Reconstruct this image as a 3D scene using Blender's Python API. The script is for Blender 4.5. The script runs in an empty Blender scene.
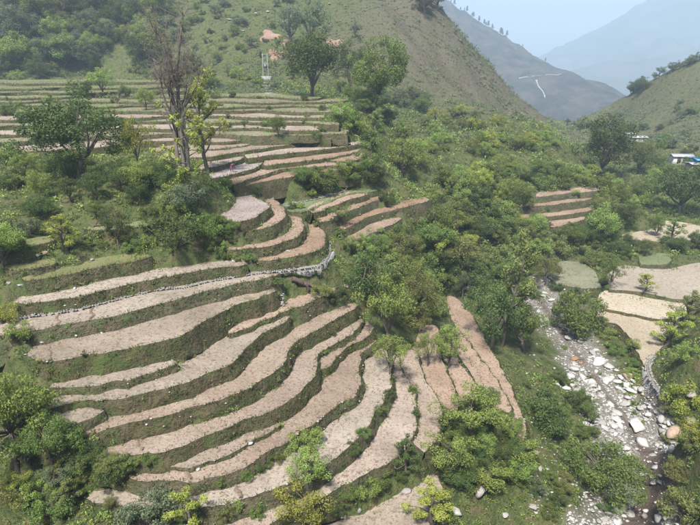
import bpy, bmesh, math, random
import numpy as np
from mathutils import Vector, Matrix
from mathutils.bvhtree import BVHTree
R_ = math.radians
scene = bpy.context.scene
COL = scene.collection
# ------------------------------------------------------- camera, sky, sun, exposure
cam_d = bpy.data.cameras.new('camera'); cam = bpy.data.objects.new('camera', cam_d); COL.objects.link(cam)
cam.location = (0, 0, 40.0); cam.rotation_euler = (R_(90 - 20.0), 0, 0)
cam_d.sensor_width = 36.0; cam_d.lens = 36.0 * 549.0 / 700.0; cam_d.clip_start = 0.5; cam_d.clip_end = 9000
scene.camera = cam
world = bpy.data.worlds.new('World'); scene.world = world; world.use_nodes = True
_wn = world.node_tree.nodes; _bg = _wn['Background']
_sky = _wn.new('ShaderNodeTexSky'); _sky.sky_type = 'NISHITA'; _sky.sun_disc = False
SUN_EL, SUN_AZ = 58.0, 200.0        # high, from behind the camera and a little to the right, veiled
_sky.sun_elevation = R_(SUN_EL); _sky.sun_rotation = R_(SUN_AZ)
_sky.altitude = 900; _sky.air_density = 1.3; _sky.dust_density = 3.0; _sky.ozone_density = 1.0
world.node_tree.links.new(_sky.outputs[0], _bg.inputs[0]); _bg.inputs[1].default_value = 0.06
sun_d = bpy.data.lights.new('sun', 'SUN'); sun_d.energy = 4.2; sun_d.angle = R_(7); sun_d.color = (1.0, 0.96, 0.9)
sun = bpy.data.objects.new('sun', sun_d); COL.objects.link(sun); sun.location = (0, 0, 200)
_a, _e = R_(SUN_AZ), R_(SUN_EL)
_sd = Vector((math.sin(_a) * math.cos(_e), math.cos(_a) * math.cos(_e), math.sin(_e)))
sun.rotation_euler = (-_sd).to_track_quat('-Z', 'Y').to_euler()
scene.view_settings.view_transform = 'Standard'; scene.view_settings.look = 'None'
scene.view_settings.exposure = 1.25; scene.view_settings.gamma = 1.0
scene.cycles.use_denoising = True
scene.cycles.max_bounces = 5; scene.cycles.diffuse_bounces = 3; scene.cycles.transmission_bounces = 3
scene.cycles.volume_bounces = 1; scene.cycles.caustics_reflective = False; scene.cycles.caustics_refractive = False
scene.cycles.use_adaptive_sampling = False
rng = np.random.default_rng(7); random.seed(7)
# ----------------------------------------------------------------- terraces
# (key, kind, back edge, outer lip) in pixels of the 700x525 photograph; each field is level,
# its height is solved so that every bank below a lip comes down on the field underneath it.
def P(s):
    v = [float(x) for x in s.replace(',', ' ').split()]
    return [(v[i], v[i + 1]) for i in range(0, len(v), 2)]
TER = [(k, kd, P(b), P(l)) for k, kd, b, l in [
 ('S4', 'grass', '85,229 110,227 140,223 160,222', '85,231.5 110,230.5 140,227 160,225'),
 ('S3', 'grass', '14,246 35,241 55,238', '14,250 35,246 55,242'),
 ('S2', 'grass', '6,266 30,262 56,260', '6,271 30,270 57,265'),
 ('S1', 'grass', '26,280 60,269 90,263 120,258 150,255', '26,283 70,274 100,267 140,260 152,257'),
 ('T1', 'soil', '16,298 40,295 76,289 100,282 120,278 140,274.5 170,269 200,264 220,262.5 246,263.5',
   '15,305 40,302 70,298 100,291 120,286 140,281.5 160,277.5 180,274 200,270 220,267 247,265'),
 ('T2', 'soil', '-25,322 10,317 30,315 60,311 84,307 100,303 120,298 140,292.5 160,288.5 186,286 206,280.5 240,275.5 260,272 278,271',
   '-25,339 10,333 32,330 56,325.5 80,321 120,314.5 140,308 160,304 180,298 206,291 220,287 240,282 260,279 279,275'),
 ('T3', 'soil', '28,350 50,343 76,336.5 100,334 120,328 140,324.5 155,319.5 170,314 190,308 210,302 230,296 252,291.5 274,289.5',
   '28,358 38,361 48,362.5 70,358 90,353 110,351.5 130,348 150,343 160,341 180,336 194,326 216,313.5 230,306.5 250,300 268,294 278,291'),
 ('T4', 'soil', '228,330 248,320 262,314 280,307 290,300 310,294 330,289 347,285',
   '229,333.5 246,328 260,320.5 275,315 288,310 304,304 320,296.5 336,290 349,286.5'),
 ('T5a', 'soil', '50,384 64,381 80,378 100,375 120,370.5 140,363.5 160,359.5 170,359.5 175,361.5',
   '50,389 74,386.5 90,385 120,380.5 140,376.5 156,371 176,363.5'),
 ('T5', 'soil', '50,402 66,397.5 80,393 104,390 120,387 140,383 160,377 176,366.5 200,357 210,351 214,343.5 228,337 252,329 264,321.5 284,316',
   '50,408 74,401 100,399 120,398 140,394 160,389 180,384 206,373 226,366 238,357 248,345 264,331.5 280,325 292,317'),
 ('T5c', 'soil', '44,415 60,412 80,410 101,409', '44,432 58,428 84,420 103,411.5'),
 ('T6', 'soil', '70,434 96,427 120,418 140,411 160,405 180,398 210,386 236,375 246,368 252,357 268,345 276,337.5 293,331 310,321 322,315 340,309 357,303',
   '72,436.5 96,432 112,427 138,420 152,417 170,413 190,407 210,401 230,396 246,388 260,379 275,369 284,359 286,350 292,343 306,335 322,326 335,319 358,306'),
 ('T7', 'soil', '94,449 112,444 138,438.5 166,431 190,426.5 216,420.5 244,409.5 252,403 270,395 280,389 292,374 294,367 290,357 304,349 316,343 336,334 346,327 360,317',
   '88,457 110,457 140,452.5 160,452.5 176,446 202,436 220,429 244,419.5 260,414 280,406 290,399 300,390 312,377 315,368 314,359 320,350 334,343 348,335 363,322'),
 ('T8', 'soil', '317,361 330,353 346,341.5 360,328 371,320.5', '319,371 331,366 334,357 346,345.5 360,339.5 373,333'),
 ('T9', 'soil', '167,463 190,457 210,450 236,439 260,430 277,422', '169,467 190,466 206,461 230,453 250,442 279,425.5'),
 ('T10', 'soil', '130,473 164,473 196,470.5 220,463 246,450 264,437 280,428 298,413 314,395 323,384 335,371 338,359 346,353 358,346 372,339',
   '130,477 172,480 198,480 224,474 250,463 270,450 295,435 322,415 340,403 354,395 360,384 356,372 357,362 360,353 374,342'),
 ('T11', 'soil', '90,492 124,490 150,492 186,493 206,490 226,486 240,482 252,477 266,466 280,457 300,448 316,441 330,429 346,416 362,396 363,381 364,363 377,347',
   '90,501 124,504 160,508 194,506 220,505 238,500 260,492 280,484 310,472 334,459 346,446 360,433 372,415 380,403 390,389 391,379 387,371 389,352'),
 ('T12', 'soil', '225,520 255,516 285,505 310,494 334,478 346,467 368,443 381,426 392,401 396,389 393,376 392,356',
   '225,529 260,528 300,505 318,497 336,489 350,480 370,468 386,462 400,454 410,440 415,420 414,392 408,382 399,369 399,355'),
 ('T13', 'soil', '419,449 419,428 418,408 416,391 410,379 402,367 403,351', '425,453 433,440 440,424 442,412 437,400 430,390 422,378 418,365 416,350'),
 ('T14', 'soil', '442,408 440,399 432,388.5 424,377 421,366 419,350 424,325', '460,412 455,397 450,384 446,372 440,358 438,344 436,326'),
 ('T15', 'soil', '464,404 457,390 451,377 448,364 445,348', '488,408 480,393 470,380 461,368 455,357 450,345'),
 ('T16', 'soil', '500,412 490,394 480,377 470,361 460,346 452,330', '513,412 504,396 494,379 484,364 473,351 461,334 455,326'),
 ('T17', 'soil', '519,441 511,422 502,396 492,374 478,356 464,337 453,316 445,299', '525,438 522,420 511,390 498,366 486,345 474,320 462,303 450,295'),
 ('T18', 'soil', '318,524 366,516 380,508 396,498 410,492 424,484 430,474', '318,545 370,545 400,542 420,532 434,512 440,492 440,478'),
 # ring of fields round the green knoll
 ('U1', 'wet', '213,219 222,215 236,208.5 238,198 229,186.5', '213,222 240,222.5 260,214.5 270,206 247,194.5 233,186'),
 ('U2', 'soil', '244,230.5 260,226.5 271,218.5 276,210 268,202 251,190', '244,232 266,227.5 283,220.5 286,212 277,203 258,189.5'),
 ('U3', 'soil', '228,248.5 264,243.5 286,236 296,226 292,215 283,207', '228,250.5 271,246 297,237 304,228 298,215 289,207'),
 ('U4', 'soil', '258,259.5 282,254.5 296,250 307,244 311,233 305,220', '258,261 284,258 304,254 320,250 326,242 324,234 312,219'),
 # fields up the hill behind
 ('M1', 'soil', '154,149 190,146 216,146 250,142.5', '154,152.5 190,150 216,149.5 251,145'),
 ('M2', 'soil', '160,154.5 200,153 226,150.5 242,148.5 260,145.5 282,142 306,140.5', '160,158.5 206,157.5 228,153.5 250,150.5 280,146 307,143'),
 ('M3', 'soil', '246,157 262,152.5 280,148.5 320,145 361,141.5', '247,159 262,156 280,154 300,152 340,147.5 362,144'),
 ('M4', 'soil', '197,168 220,159.5 243,156', '199,171.5 226,163.5 246,157.5'),
 ('M5', 'wet', '210,176 224,170 240,165 258,161.5', '213,179.5 230,174.5 250,170 262,164'),
 ('M6', 'soil', '262,163 280,158.5 310,155 340,150 361,147.5', '264,167 280,163.5 305,161 330,158 345,154.5 362,151'),
 ('M7', 'soil', '331,159.5 350,154.5 364,152.5', '331,161.5 350,161 365,158.5'),
 ('M8', 'soil', '231,182.5 246,175.5 262,170 280,165.5 306,164.5 330,162.8 363,161.5', '233,185.5 248,178.5 264,174.5 282,168.5 306,167.5 330,165.5 364,164'),
 ('M9', 'soil', '239,185 258,179 280,173 300,171 330,168 357,167', '240,187.5 260,182 282,178 304,175.5 330,170 358,169'),
 ('R0', 'crop', '284,209 292,204 316,199.5 332,195 346,191.5 376,189', '297,215 312,210 324,205 336,199.5 352,194 378,191.5'),
 ('R1', 'soil', '311,211 326,203.5 347,195.5 366,192.5', '313,214 330,206.5 349,199 368,195'),
 ('R2', 'soil', '319,220.5 330,214.5 347,207.5 366,199 383,194.5', '321,224 333,218.5 349,211 368,203 384,197.5'),
 ('R3', 'soil', '336,227.5 350,220 367,211.5 401,204 428,198', '340,231 354,224 370,215.5 402,207.5 429,200.5'),
 ('R4', 'soil', '346,235 360,228 380,221.5 400,217', '351,246 364,236 384,227 402,220'),
 # terraces in the scrub on the right
 ('P1', 'soil', '536,195 565,191 600,188.5', '536,197.5 565,193.5 600,190.8'),
 ('P2', 'soil', '508,206 546,203 592,197', '508,208 546,205.5 592,199.5'),
 ('P3', 'soil', '505,216 546,213.5 590,207.5', '505,218.5 546,217 592,211'),
 ('P4', 'soil', '546,223.5 564,219.5 584,215.5', '546,229 566,224.5 586,219'),
]]
# green and brown terraces on the upper slope: lip rows, left to right
_U = [-90, 20, 90, 150, 210, 270, 335]
_ROWS = [('grass', [84, 83, 82.5, 82], 3.0), ('grass', [89, 88.5, 88, 87.5, 87], 3.1), ('grass', [94, 93, 92.5, 92, 92], 2.6),
         ('grass', [98.5, 98, 97, 97, 96.5, 97, 98], 2.6), ('tan', [103, 102.5, 102, 101.5, 101.5, 102, 103], 2.8),
         ('grass', [108, 107, 106.5, 106, 106.5, 107, 107.5], 2.7), ('tan', [113, 112, 111.5, 111, 111.5, 112, 112.5], 2.9),
         ('soil', [121.5, 119.5, 117.5, 116.5, 117, 117.5, 118.5], 3.0), ('tan', [128, 126, 123.5, 122.5, 122.5, 123, 124], 2.7),
         ('soil', [137, 133.5, 130, 129, 128.5, 129, 129.5], 3.2), ('tan', [146, 141.5, 137, 135, 134.5, 134.5, 135], 3.0),
         ('soil', [157, 153, 148, 141.5, 140.5, 139.5, 139], 4.0)]
for i, (kd, vs, w) in enumerate(_ROWS):
    wob = lambda u: 0.8 * math.sin(u * 0.045 + i * 2.1) + 0.6 * math.sin(u * 0.019 + i * 0.9) + 0.5 * math.sin(u * 0.11 + i * 4.3)
    wid = lambda u: w * (1.0 + 0.28 * math.sin(u * 0.031 + i * 1.7)) + (2.2 if (u < 0 and i > 6) else 0)
    _U[len(vs) - 1] += (17, -9, 4, -16, 12, -4)[i % 6]
    wid0 = wid; wid = lambda u: wid0(u) * (0.25 if u >= _U[len(vs) - 1] else 1.0)
    _f = [u for u in range(-90, int(_U[len(vs) - 1]), 15)] + [_U[len(vs) - 1]]; vi = lambda u: float(np.interp(u, _U[:len(vs)], vs))
    TER.append(('G%d' % i, kd, [(u, vi(u) + wob(u) - wid(u)) for u in _f], [(u, vi(u) + wob(u)) for u in _f]))
    _U = [-90, 20, 90, 150, 210, 270, 335]
# valley-floor fields, height given (metres)
VAL = [(k, kd, z, P(b), P(l)) for k, kd, z, b, l in [
 ('F1', 'straw', 11.0, '622,236 645,233 661,222.5 680,224 715,231', '622,240 643,241 672,242.5 715,244'),
 ('F2', 'crop', 10.0, '640,257 655,256 672,257', '638,265 655,265.5 670,264'),
 ('F6', 'greygrass', 9.1, '540,267 560,264 590,266', '552,283 580,289 606,288'),
 ('F3', 'fallow', 9.4, '610,271 625,268 650,272.5 668,272.5 690,267 715,264', '604,289 645,292.5 672,299 715,302'),
 ('F4', 'straw', 8.9, '598,292.5 620,296 650,303 678,307 690,309', '598,307.5 626,313 656,319 682,320'),
 ('F5', 'straw', 8.5, '597,310 626,315.5 656,321 680,321.5', '597,320 618,324 631,338 645,368'),
]]
# ------------------------------------------------------------ pixel -> place
FPX, PITCH, ZC = 549.0, math.radians(20.0), 40.0
_cp, _sp = math.cos(PITCH), math.sin(PITCH)
def ray(u, v):
    x, y = (u - 350.0) / FPX, (262.5 - v) / FPX
    return np.array((x, _cp + y * _sp, -_sp + y * _cp))
def at_z(u, v, z):
    d = ray(u, v); t = (z - ZC) / d[2]
    return np.array((d[0] * t, d[1] * t, z))
def at_y(u, v, Y):
    d = ray(u, v); t = Y / d[1]
    return np.array((d[0] * t, Y, ZC + d[2] * t))
def slope(u, v):            # fall per metre of horizontal distance
    d = ray(u, v); return -d[2] / math.hypot(d[0], d[1])
def dense(poly, step=4.0):
    out = []
    for (a, b), (c, d) in zip(poly, poly[1:]):
        n = max(1, int(math.hypot(c - a, d - b) / step))
        out += [(a + (c - a) * i / n, b + (d - b) * i / n) for i in range(n)]
    return out + [poly[-1]]
def solve_heights():
    keys = [t[0] for t in TER]; ix = {k: i for i, k in enumerate(keys)}
    edges = []
    for k, kd, b, l in TER:
        edges.append((k, 'b', b)); edges.append((k, 'l', l))
    below = {}; rows = []; rhs = []
    for k, kd, b, l in TER:
        dl = dense(l)
        for n, (u, v) in enumerate(dl):
            best = None
            for j, t, poly in edges:
                if j == k: continue
                for (a, bb), (c, d) in zip(poly, poly[1:]):
                    if (a - u) * (c - u) <= 0 and a != c:
                        vv = bb + (d - bb) * (u - a) / (c - a)
                        if vv > v - 0.3 and (best is None or vv < best[0]): best = (vv, j, t)
            if best is None or best[2] != 'b' or best[0] - v > 24: continue
            vv, j, _ = best; vv = max(vv, v + 0.8)
            p0, p1 = dl[max(0, n - 1)], dl[min(len(dl) - 1, n + 1)]
            q0, q1 = at_z(*p0, 12.0), at_z(*p1, 12.0)
            t = (q1 - q0)[:2]; t /= np.linalg.norm(t) + 1e-9
            r = ray(u, v)[:2]; r /= np.linalg.norm(r)
            c = min(1.6, 0.4 / max(0.2, abs(t[0] * r[1] - t[1] * r[0])))
            tl, tb = slope(u, v), slope(u, vv)
            row = np.zeros(len(keys))      # (ZC-zk)/tl - (ZC-zj)/tb = c (zk-zj)
            row[ix[k]] += -1 / tl - c; row[ix[j]] += 1 / tb + c
            w = tl * 1.0
            rows.append(row * w); rhs.append((ZC / tb - ZC / tl) * w)
            below.setdefault(k, {}).setdefault(j, []).append((u, v, vv))
    for k, z in (('T6', 18.0), ('P4', 14.0)):
        row = np.zeros(len(keys)); row[ix[k]] = 30.0; rows.append(row); rhs.append(30.0 * z)
    for k, j, dz in (('T12', 'T13', .4), ('T13', 'T14', .5), ('T14', 'T15', .7), ('T15', 'T16', .7), ('T16', 'T17', .7), ('T12', 'T18', 2.1), ('S4', 'S1', 1.7), ('U3', 'T1', .95), ('U4', 'T2', 1.0), ('U2', 'U3', 1.2), ('U1', 'U2', .95)):
        row = np.zeros(len(keys)); row[ix[k]] = 30.0; row[ix[j]] = -30.0; rows.append(row); rhs.append(30.0 * dz)
    for i in range(len(keys)):
        row = np.zeros(len(keys)); row[i] = 1e-4; rows.append(row); rhs.append(1e-4 * 20)
    z = np.linalg.lstsq(np.array(rows), np.array(rhs), rcond=None)[0]
    return {k: float(z[ix[k]]) for k in keys}, below
TZ, BELOW = solve_heights()
# ------------------------------------------------------------------- helpers
def link(o, parent=None):
    COL.objects.link(o)
    if parent is not None: o.parent = parent
    return o
def mesh_np(name, verts, faces, mat=None, smooth=False, attrs=None):
    """faces: int array (n,3) or (n,4), or list of such arrays"""
    me = bpy.data.meshes.new(name)
    verts = np.ascontiguousarray(verts, dtype=np.float32)
    fl = faces if isinstance(faces, list) else [faces]
    fl = [np.asarray(f, dtype=np.int32) for f in fl if len(f)]
    loops = np.concatenate([f.ravel() for f in fl]); tot = np.concatenate([np.full(len(f), f.shape[1], np.int32) for f in fl])
    start = np.concatenate([[0], np.cumsum(tot)[:-1]]).astype(np.int32)
    me.vertices.add(len(verts)); me.vertices.foreach_set('co', verts.ravel())
    me.loops.add(len(loops)); me.loops.foreach_set('vertex_index', loops)
    me.polygons.add(len(tot)); me.polygons.foreach_set('loop_start', start); me.polygons.foreach_set('loop_total', tot)
    if smooth: me.polygons.foreach_set('use_smooth', np.ones(len(tot), dtype=bool))
    for k, a in (attrs or {}).items():
        at = me.attributes.new(k, 'FLOAT', 'POINT'); at.data.foreach_set('value', np.ascontiguousarray(a, np.float32))
    me.update(calc_edges=True); me.validate()
    if mat: me.materials.append(mat)
    return me
def tag(o, label=None, cat=None, group=None, kind=None):
    if label: o['label'] = label
    if cat: o['category'] = cat
    if group: o['group'] = group
    if kind: o['kind'] = kind
    return o
def obj(name, me, parent=None): return link(bpy.data.objects.new(name, me), parent)
def empty(name, loc=(0, 0, 0), rz=0):
    o = bpy.data.objects.new(name, None); o.empty_display_size = 0.3; COL.objects.link(o)
    o.location = loc; o.rotation_euler = (0, 0, rz); return o
class Soup:
    """collects vertices / faces, becomes one mesh"""
    def __init__(s): s.v = []; s.f3 = []; s.f4 = []; s.n = 0; s.a = []
    def add(s, v, f, a=None):
        v = np.asarray(v, float).reshape(-1, 3); f = np.asarray(f, int)
        (s.f3 if f.shape[1] == 3 else s.f4).append(f + s.n); s.v.append(v); s.n += len(v)
        s.a.append(np.zeros(len(v)) if a is None else np.broadcast_to(np.asarray(a, float), (len(v),)))
    def box(s, c, size, rz=0.0, tilt=0.0):
        c = np.asarray(c, float); h = np.asarray(size, float) / 2
        q = np.array([(x, y, z) for z in (-1, 1) for x, y in ((-1, -1), (1, -1), (1, 1), (-1, 1))]) * h
        if tilt: ct, st = math.cos(tilt), math.sin(tilt); q = np.c_[q[:, 0], q[:, 1] * ct - q[:, 2] * st, q[:, 1] * st + q[:, 2] * ct]
        cz, sz = math.cos(rz), math.sin(rz); q = np.c_[q[:, 0] * cz - q[:, 1] * sz, q[:, 0] * sz + q[:, 1] * cz, q[:, 2]]
        s.add(q + c, [(0, 3, 2, 1), (4, 5, 6, 7), (0, 1, 5, 4), (1, 2, 6, 5), (2, 3, 7, 6), (3, 0, 4, 7)])
    def tube(s, pts, rad, sides=6):
        pts = np.asarray(pts, float); n = len(pts)
        rad = np.broadcast_to(np.asarray(rad, float), (n,))
        t = np.gradient(pts, axis=0); t /= np.linalg.norm(t, axis=1)[:, None] + 1e-9
        ref = np.where(np.abs(t[:, 2:3]) > 0.85, np.array([[1., 0, 0]]), np.array([[0, 0, 1.]]))
        a = np.cross(t, ref); a /= np.linalg.norm(a, axis=1)[:, None] + 1e-9; b = np.cross(t, a)
        ang = np.linspace(0, 2 * np.pi, sides, endpoint=False)
        v = pts[:, None] + rad[:, None, None] * (np.cos(ang)[None, :, None] * a[:, None] + np.sin(ang)[None, :, None] * b[:, None])
        i = np.arange(n - 1)[:, None] * sides; j = np.arange(sides)[None]; k = (j + 1) % sides
        f = np.stack([i + j, i + k, i + sides + k, i + sides + j], -1).reshape(-1, 4)
        s.add(v.reshape(-1, 3), f)
        m = s.n; s.f4.append(np.array([[m - sides + (x % sides) for x in (0, 1, 2, 3)]])) if sides == 4 else s.f3.append(np.array([[m - sides, m - sides + x, m - sides + x + 1] for x in range(1, sides - 1)]))
    def mesh(s, name, mat=None, smooth=False):
        fs = [np.concatenate(x) for x in (s.f3, s.f4) if x]
        return mesh_np(name, np.concatenate(s.v), fs, mat, smooth, {'tint': np.concatenate(s.a)})
# value noise, vectorised
_perm = np.random.default_rng(3).random((256, 256, 1))[..., 0]
def vnoise(x, y):
    x = np.asarray(x, float); y = np.asarray(y, float)
    xi = np.floor(x).astype(int); yi = np.floor(y).astype(int); fx = x - xi; fy = y - yi
    fx = fx * fx * (3 - 2 * fx); fy = fy * fy * (3 - 2 * fy)
    g = lambda a, b: _perm[a & 255, b & 255]
    return (g(xi, yi) * (1 - fx) + g(xi + 1, yi) * fx) * (1 - fy) + (g(xi, yi + 1) * (1 - fx) + g(xi + 1, yi + 1) * fx) * fy
def fbm(x, y, o=4):
    s = 0; a = 0.5
    for i in range(o): s = s + a * (vnoise(x * 2 ** i + 17.3 * i, y * 2 ** i - 9.1 * i) - 0.5); a *= 0.5
    return s * 2
# ------------------------------------------------------------------ materials
def new_mat(name):
    m = bpy.data.materials.new(name); m.use_nodes = True; nt = m.node_tree
    return m, nt, nt.nodes['Principled BSDF']
def ramp_node(nt, stops):
    r = nt.nodes.new('ShaderNodeValToRGB'); el = r.color_ramp.elements
    while len(el) < len(stops): el.new(0.5)
    for e, (p, c) in zip(el, stops): e.position = p; e.color = (*c, 1)
    return r
def noise_node(nt, scale, detail=4, rough=0.6, coord='Object'):
    tc = nt.nodes.new('ShaderNodeTexCoord'); n = nt.nodes.new('ShaderNodeTexNoise')
    n.inputs['Scale'].default_value = scale; n.inputs['Detail'].default_value = detail; n.inputs['Roughness'].default_value = rough
    nt.links.new(tc.outputs[coord], n.inputs['Vector']); return n
def mixc(nt, fac, a, b, mode='MIX'):
    n = nt.nodes.new('ShaderNodeMix'); n.data_type = 'RGBA'; n.blend_type = mode
    for s, x in ((n.inputs[0], fac), (n.inputs[6], a), (n.inputs[7], b)):
        if isinstance(x, (int, float)): s.default_value = x
        elif isinstance(x, tuple): s.default_value = (*x, 1)
        else: nt.links.new(x, s)
    return n.outputs[2]
def mathn(nt, op, a, b=None):
    n = nt.nodes.new('ShaderNodeMath'); n.operation = op; n.use_clamp = False
    for s, x in zip(n.inputs, (a, b)):
        if x is None: continue
        if isinstance(x, (int, float)): s.default_value = x
        else: nt.links.new(x, s)
    return n.outputs[0]
def bump(nt, bs, height, strength=0.5, dist=0.05):
    b = nt.nodes.new('ShaderNodeBump'); b.inputs['Strength'].default_value = strength; b.inputs['Distance'].default_value = dist
    nt.links.new(height, b.inputs['Height']); nt.links.new(b.outputs[0], bs.inputs['Normal'])
def attr(nt, name):
    a = nt.nodes.new('ShaderNodeAttribute'); a.attribute_name = name; return a.outputs['Fac']
def speckled(name, c1, c2, c3, s1=0.25, s2=3.0, bstr=0.6, bd=0.06, rough=0.95, grass=None, gamt=0.0):
    """earth: two broad tones, fine dark specks, optional weeds in patches"""
    m, nt, bs = new_mat(name); L = nt.links
    a = noise_node(nt, s1, 3); b = noise_node(nt, s2, 3, 0.75); d = noise_node(nt, s2 * 2.3, 1, 0.6)
    ra = ramp_node(nt, [(0.36, (0, 0, 0)), (0.64, (1, 1, 1))]); L.new(a.outputs[0], ra.inputs[0])
    col = mixc(nt, ra.outputs[0], c1, c2)
    rb = ramp_node(nt, [(0.50, (0, 0, 0)), (0.68, (0.85, 0.85, 0.85))]); L.new(b.outputs[0], rb.inputs[0])
    col = mixc(nt, rb.outputs[0], col, c3)
    rd = ramp_node(nt, [(0.55, (0, 0, 0)), (0.75, (0.6, 0.6, 0.6))]); L.new(d.outputs[0], rd.inputs[0])
    col = mixc(nt, rd.outputs[0], col, tuple(min(1, x * 1.35) for x in c2))
    if grass:
        g = noise_node(nt, 0.55, 4, 0.7); rg = ramp_node(nt, [(0.62 - gamt, (0, 0, 0)), (0.74 - gamt, (1, 1, 1))]); L.new(g.outputs[0], rg.inputs[0])
        col = mixc(nt, rg.outputs[0], col, grass)
    oi = nt.nodes.new('ShaderNodeObjectInfo'); hs = nt.nodes.new('ShaderNodeHueSaturation'); L.new(col, hs.inputs['Color'])
    L.new(mathn(nt, 'ADD', mathn(nt, 'MULTIPLY', oi.outputs['Random'], .24), .88), hs.inputs['Value'])
    L.new(mathn(nt, 'ADD', mathn(nt, 'MULTIPLY', oi.outputs['Random'], -.22), 1.1), hs.inputs['Saturation'])
    L.new(hs.outputs[0], bs.inputs['Base Color']); bs.inputs['Roughness'].default_value = rough; bs.inputs['Specular IOR Level'].default_value = 0.15
    bump(nt, bs, b.outputs[0], bstr, bd); return m
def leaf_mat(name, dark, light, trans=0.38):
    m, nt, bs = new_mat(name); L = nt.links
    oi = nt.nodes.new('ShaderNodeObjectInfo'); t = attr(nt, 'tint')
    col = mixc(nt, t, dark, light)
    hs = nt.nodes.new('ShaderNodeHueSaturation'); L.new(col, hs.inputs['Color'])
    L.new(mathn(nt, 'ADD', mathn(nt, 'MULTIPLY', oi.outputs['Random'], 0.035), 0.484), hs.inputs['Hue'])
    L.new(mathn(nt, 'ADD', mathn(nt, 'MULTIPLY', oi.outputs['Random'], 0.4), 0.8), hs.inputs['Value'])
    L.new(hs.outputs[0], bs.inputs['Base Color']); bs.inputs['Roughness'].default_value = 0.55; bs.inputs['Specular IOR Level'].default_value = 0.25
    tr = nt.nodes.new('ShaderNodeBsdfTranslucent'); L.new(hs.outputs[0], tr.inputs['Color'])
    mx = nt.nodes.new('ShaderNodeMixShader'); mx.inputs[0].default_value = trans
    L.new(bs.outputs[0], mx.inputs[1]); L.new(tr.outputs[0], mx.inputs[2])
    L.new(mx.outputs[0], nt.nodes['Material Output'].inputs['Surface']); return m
M = {}
M['soil'] = speckled('ploughed_soil', (.215, .165, .125), (.315, .252, .198), (.105, .078, .058), .22, 3.6, .9, .09, grass=(.15, .135, .08), gamt=.0)
M['soil_grey'] = speckled('dry_grey_soil', (.200, .162, .122), (.290, .240, .188), (.100, .078, .058), .20, 3.2, .9, .09, grass=(.16, .145, .085), gamt=.01)
M['soil_red'] = speckled('reddish_soil', (.215, .145, .100), (.295, .210, .152), (.105, .070, .048), .22, 3.6, .9, .09, grass=(.14, .13, .07), gamt=.0)
M['wet'] = speckled('damp_pale_soil', (.25, .205, .185), (.31, .265, .245), (.165, .125, .105), .35, 2.5)
M['tan'] = speckled('stubble_soil', (.165, .145, .09), (.22, .19, .13), (.10, .10, .05), .2, 2.0, grass=(.11, .17, .05), gamt=.10)
M['straw'] = speckled('straw_field', (.29, .24, .17), (.37, .31, .225), (.20, .16, .11), .12, 2.6, grass=(.25, .27, .13), gamt=-.03)
M['fallow'] = speckled('fallow_field', (.26, .22, .17), (.31, .265, .21), (.18, .15, .115), .1, 2.2, grass=(.25, .26, .15), gamt=.0)
M['grass'] = speckled('grassy_terrace', (.12, .135, .055), (.18, .175, .09), (.19, .15, .10), .25, 2.5, grass=(.09, .16, .04), gamt=.04)
M['greygrass'] = speckled('thin_grass_field', (.16, .165, .105), (.215, .205, .14), (.13, .13, .08), .2, 2.0, grass=(.12, .145, .065), gamt=.08)
M['crop'] = speckled('young_green_crop', (.125, .150, .075), (.165, .19, .10), (.105, .12, .06), .3, 4.0)
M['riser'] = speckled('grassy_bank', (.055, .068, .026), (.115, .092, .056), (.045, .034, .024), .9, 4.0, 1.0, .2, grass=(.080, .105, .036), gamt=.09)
M['stone'] = speckled('pale_stone', (.30, .285, .265), (.40, .385, .36), (.19, .18, .165), 1.2, 6.0, .6, .05, rough=.85)
M['white_stone'] = speckled('white_river_stone', (.36, .35, .33), (.50, .49, .47), (.21, .20, .19), 1.0, 7.0, .5, .04, rough=.8)
M['grey_stone'] = speckled('grey_rock', (.27, .25, .235), (.38, .36, .34), (.15, .14, .13), .8, 5.0, .8, .08)
M['tan_stone'] = speckled('tan_boulder_rock', (.34, .24, .17), (.40, .31, .23), (.25, .16, .10), .8, 5.0)
M['rust_stone'] = speckled('rust_stained_rock', (.24, .13, .06), (.32, .21, .12), (.14, .08, .04), .8, 5.0)
M['red_earth'] = speckled('red_earth', (.24, .145, .105), (.31, .215, .165), (.15, .08, .055), .25, 1.5, .8, .2)
M['bark'] = speckled('bark', (.10, .08, .065), (.16, .135, .11), (.05, .04, .033), 2.0, 9.0, .8, .05)
M['dead_bark'] = speckled('dead_grey_bark', (.15, .128, .11), (.22, .19, .165), (.07, .056, .046), 1.0, 6.0, .8, .06)
M['log'] = speckled('weathered_log_bark', (.13, .085, .07), (.19, .14, .12), (.06, .04, .035), 1.5, 8.0, .8, .05)
M['concrete'] = speckled('concrete', (.33, .33, .32), (.39, .385, .375), (.27, .265, .255), .5, 4.0, .3, .02)
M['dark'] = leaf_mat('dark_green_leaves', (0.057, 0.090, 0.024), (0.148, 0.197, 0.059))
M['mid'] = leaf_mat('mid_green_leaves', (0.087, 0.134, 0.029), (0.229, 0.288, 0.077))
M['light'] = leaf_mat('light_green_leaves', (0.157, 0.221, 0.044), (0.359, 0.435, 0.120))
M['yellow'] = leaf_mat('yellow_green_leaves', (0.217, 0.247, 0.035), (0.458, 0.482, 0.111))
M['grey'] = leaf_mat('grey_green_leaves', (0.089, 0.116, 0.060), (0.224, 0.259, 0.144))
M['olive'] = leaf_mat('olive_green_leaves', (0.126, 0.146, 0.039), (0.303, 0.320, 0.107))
M['blade'] = leaf_mat('grass_blades', (.060, .082, .024), (.185, .205, .075))
M['dryblade'] = leaf_mat('dry_grass_blades', (.11, .095, .055), (.24, .20, .125))
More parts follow.
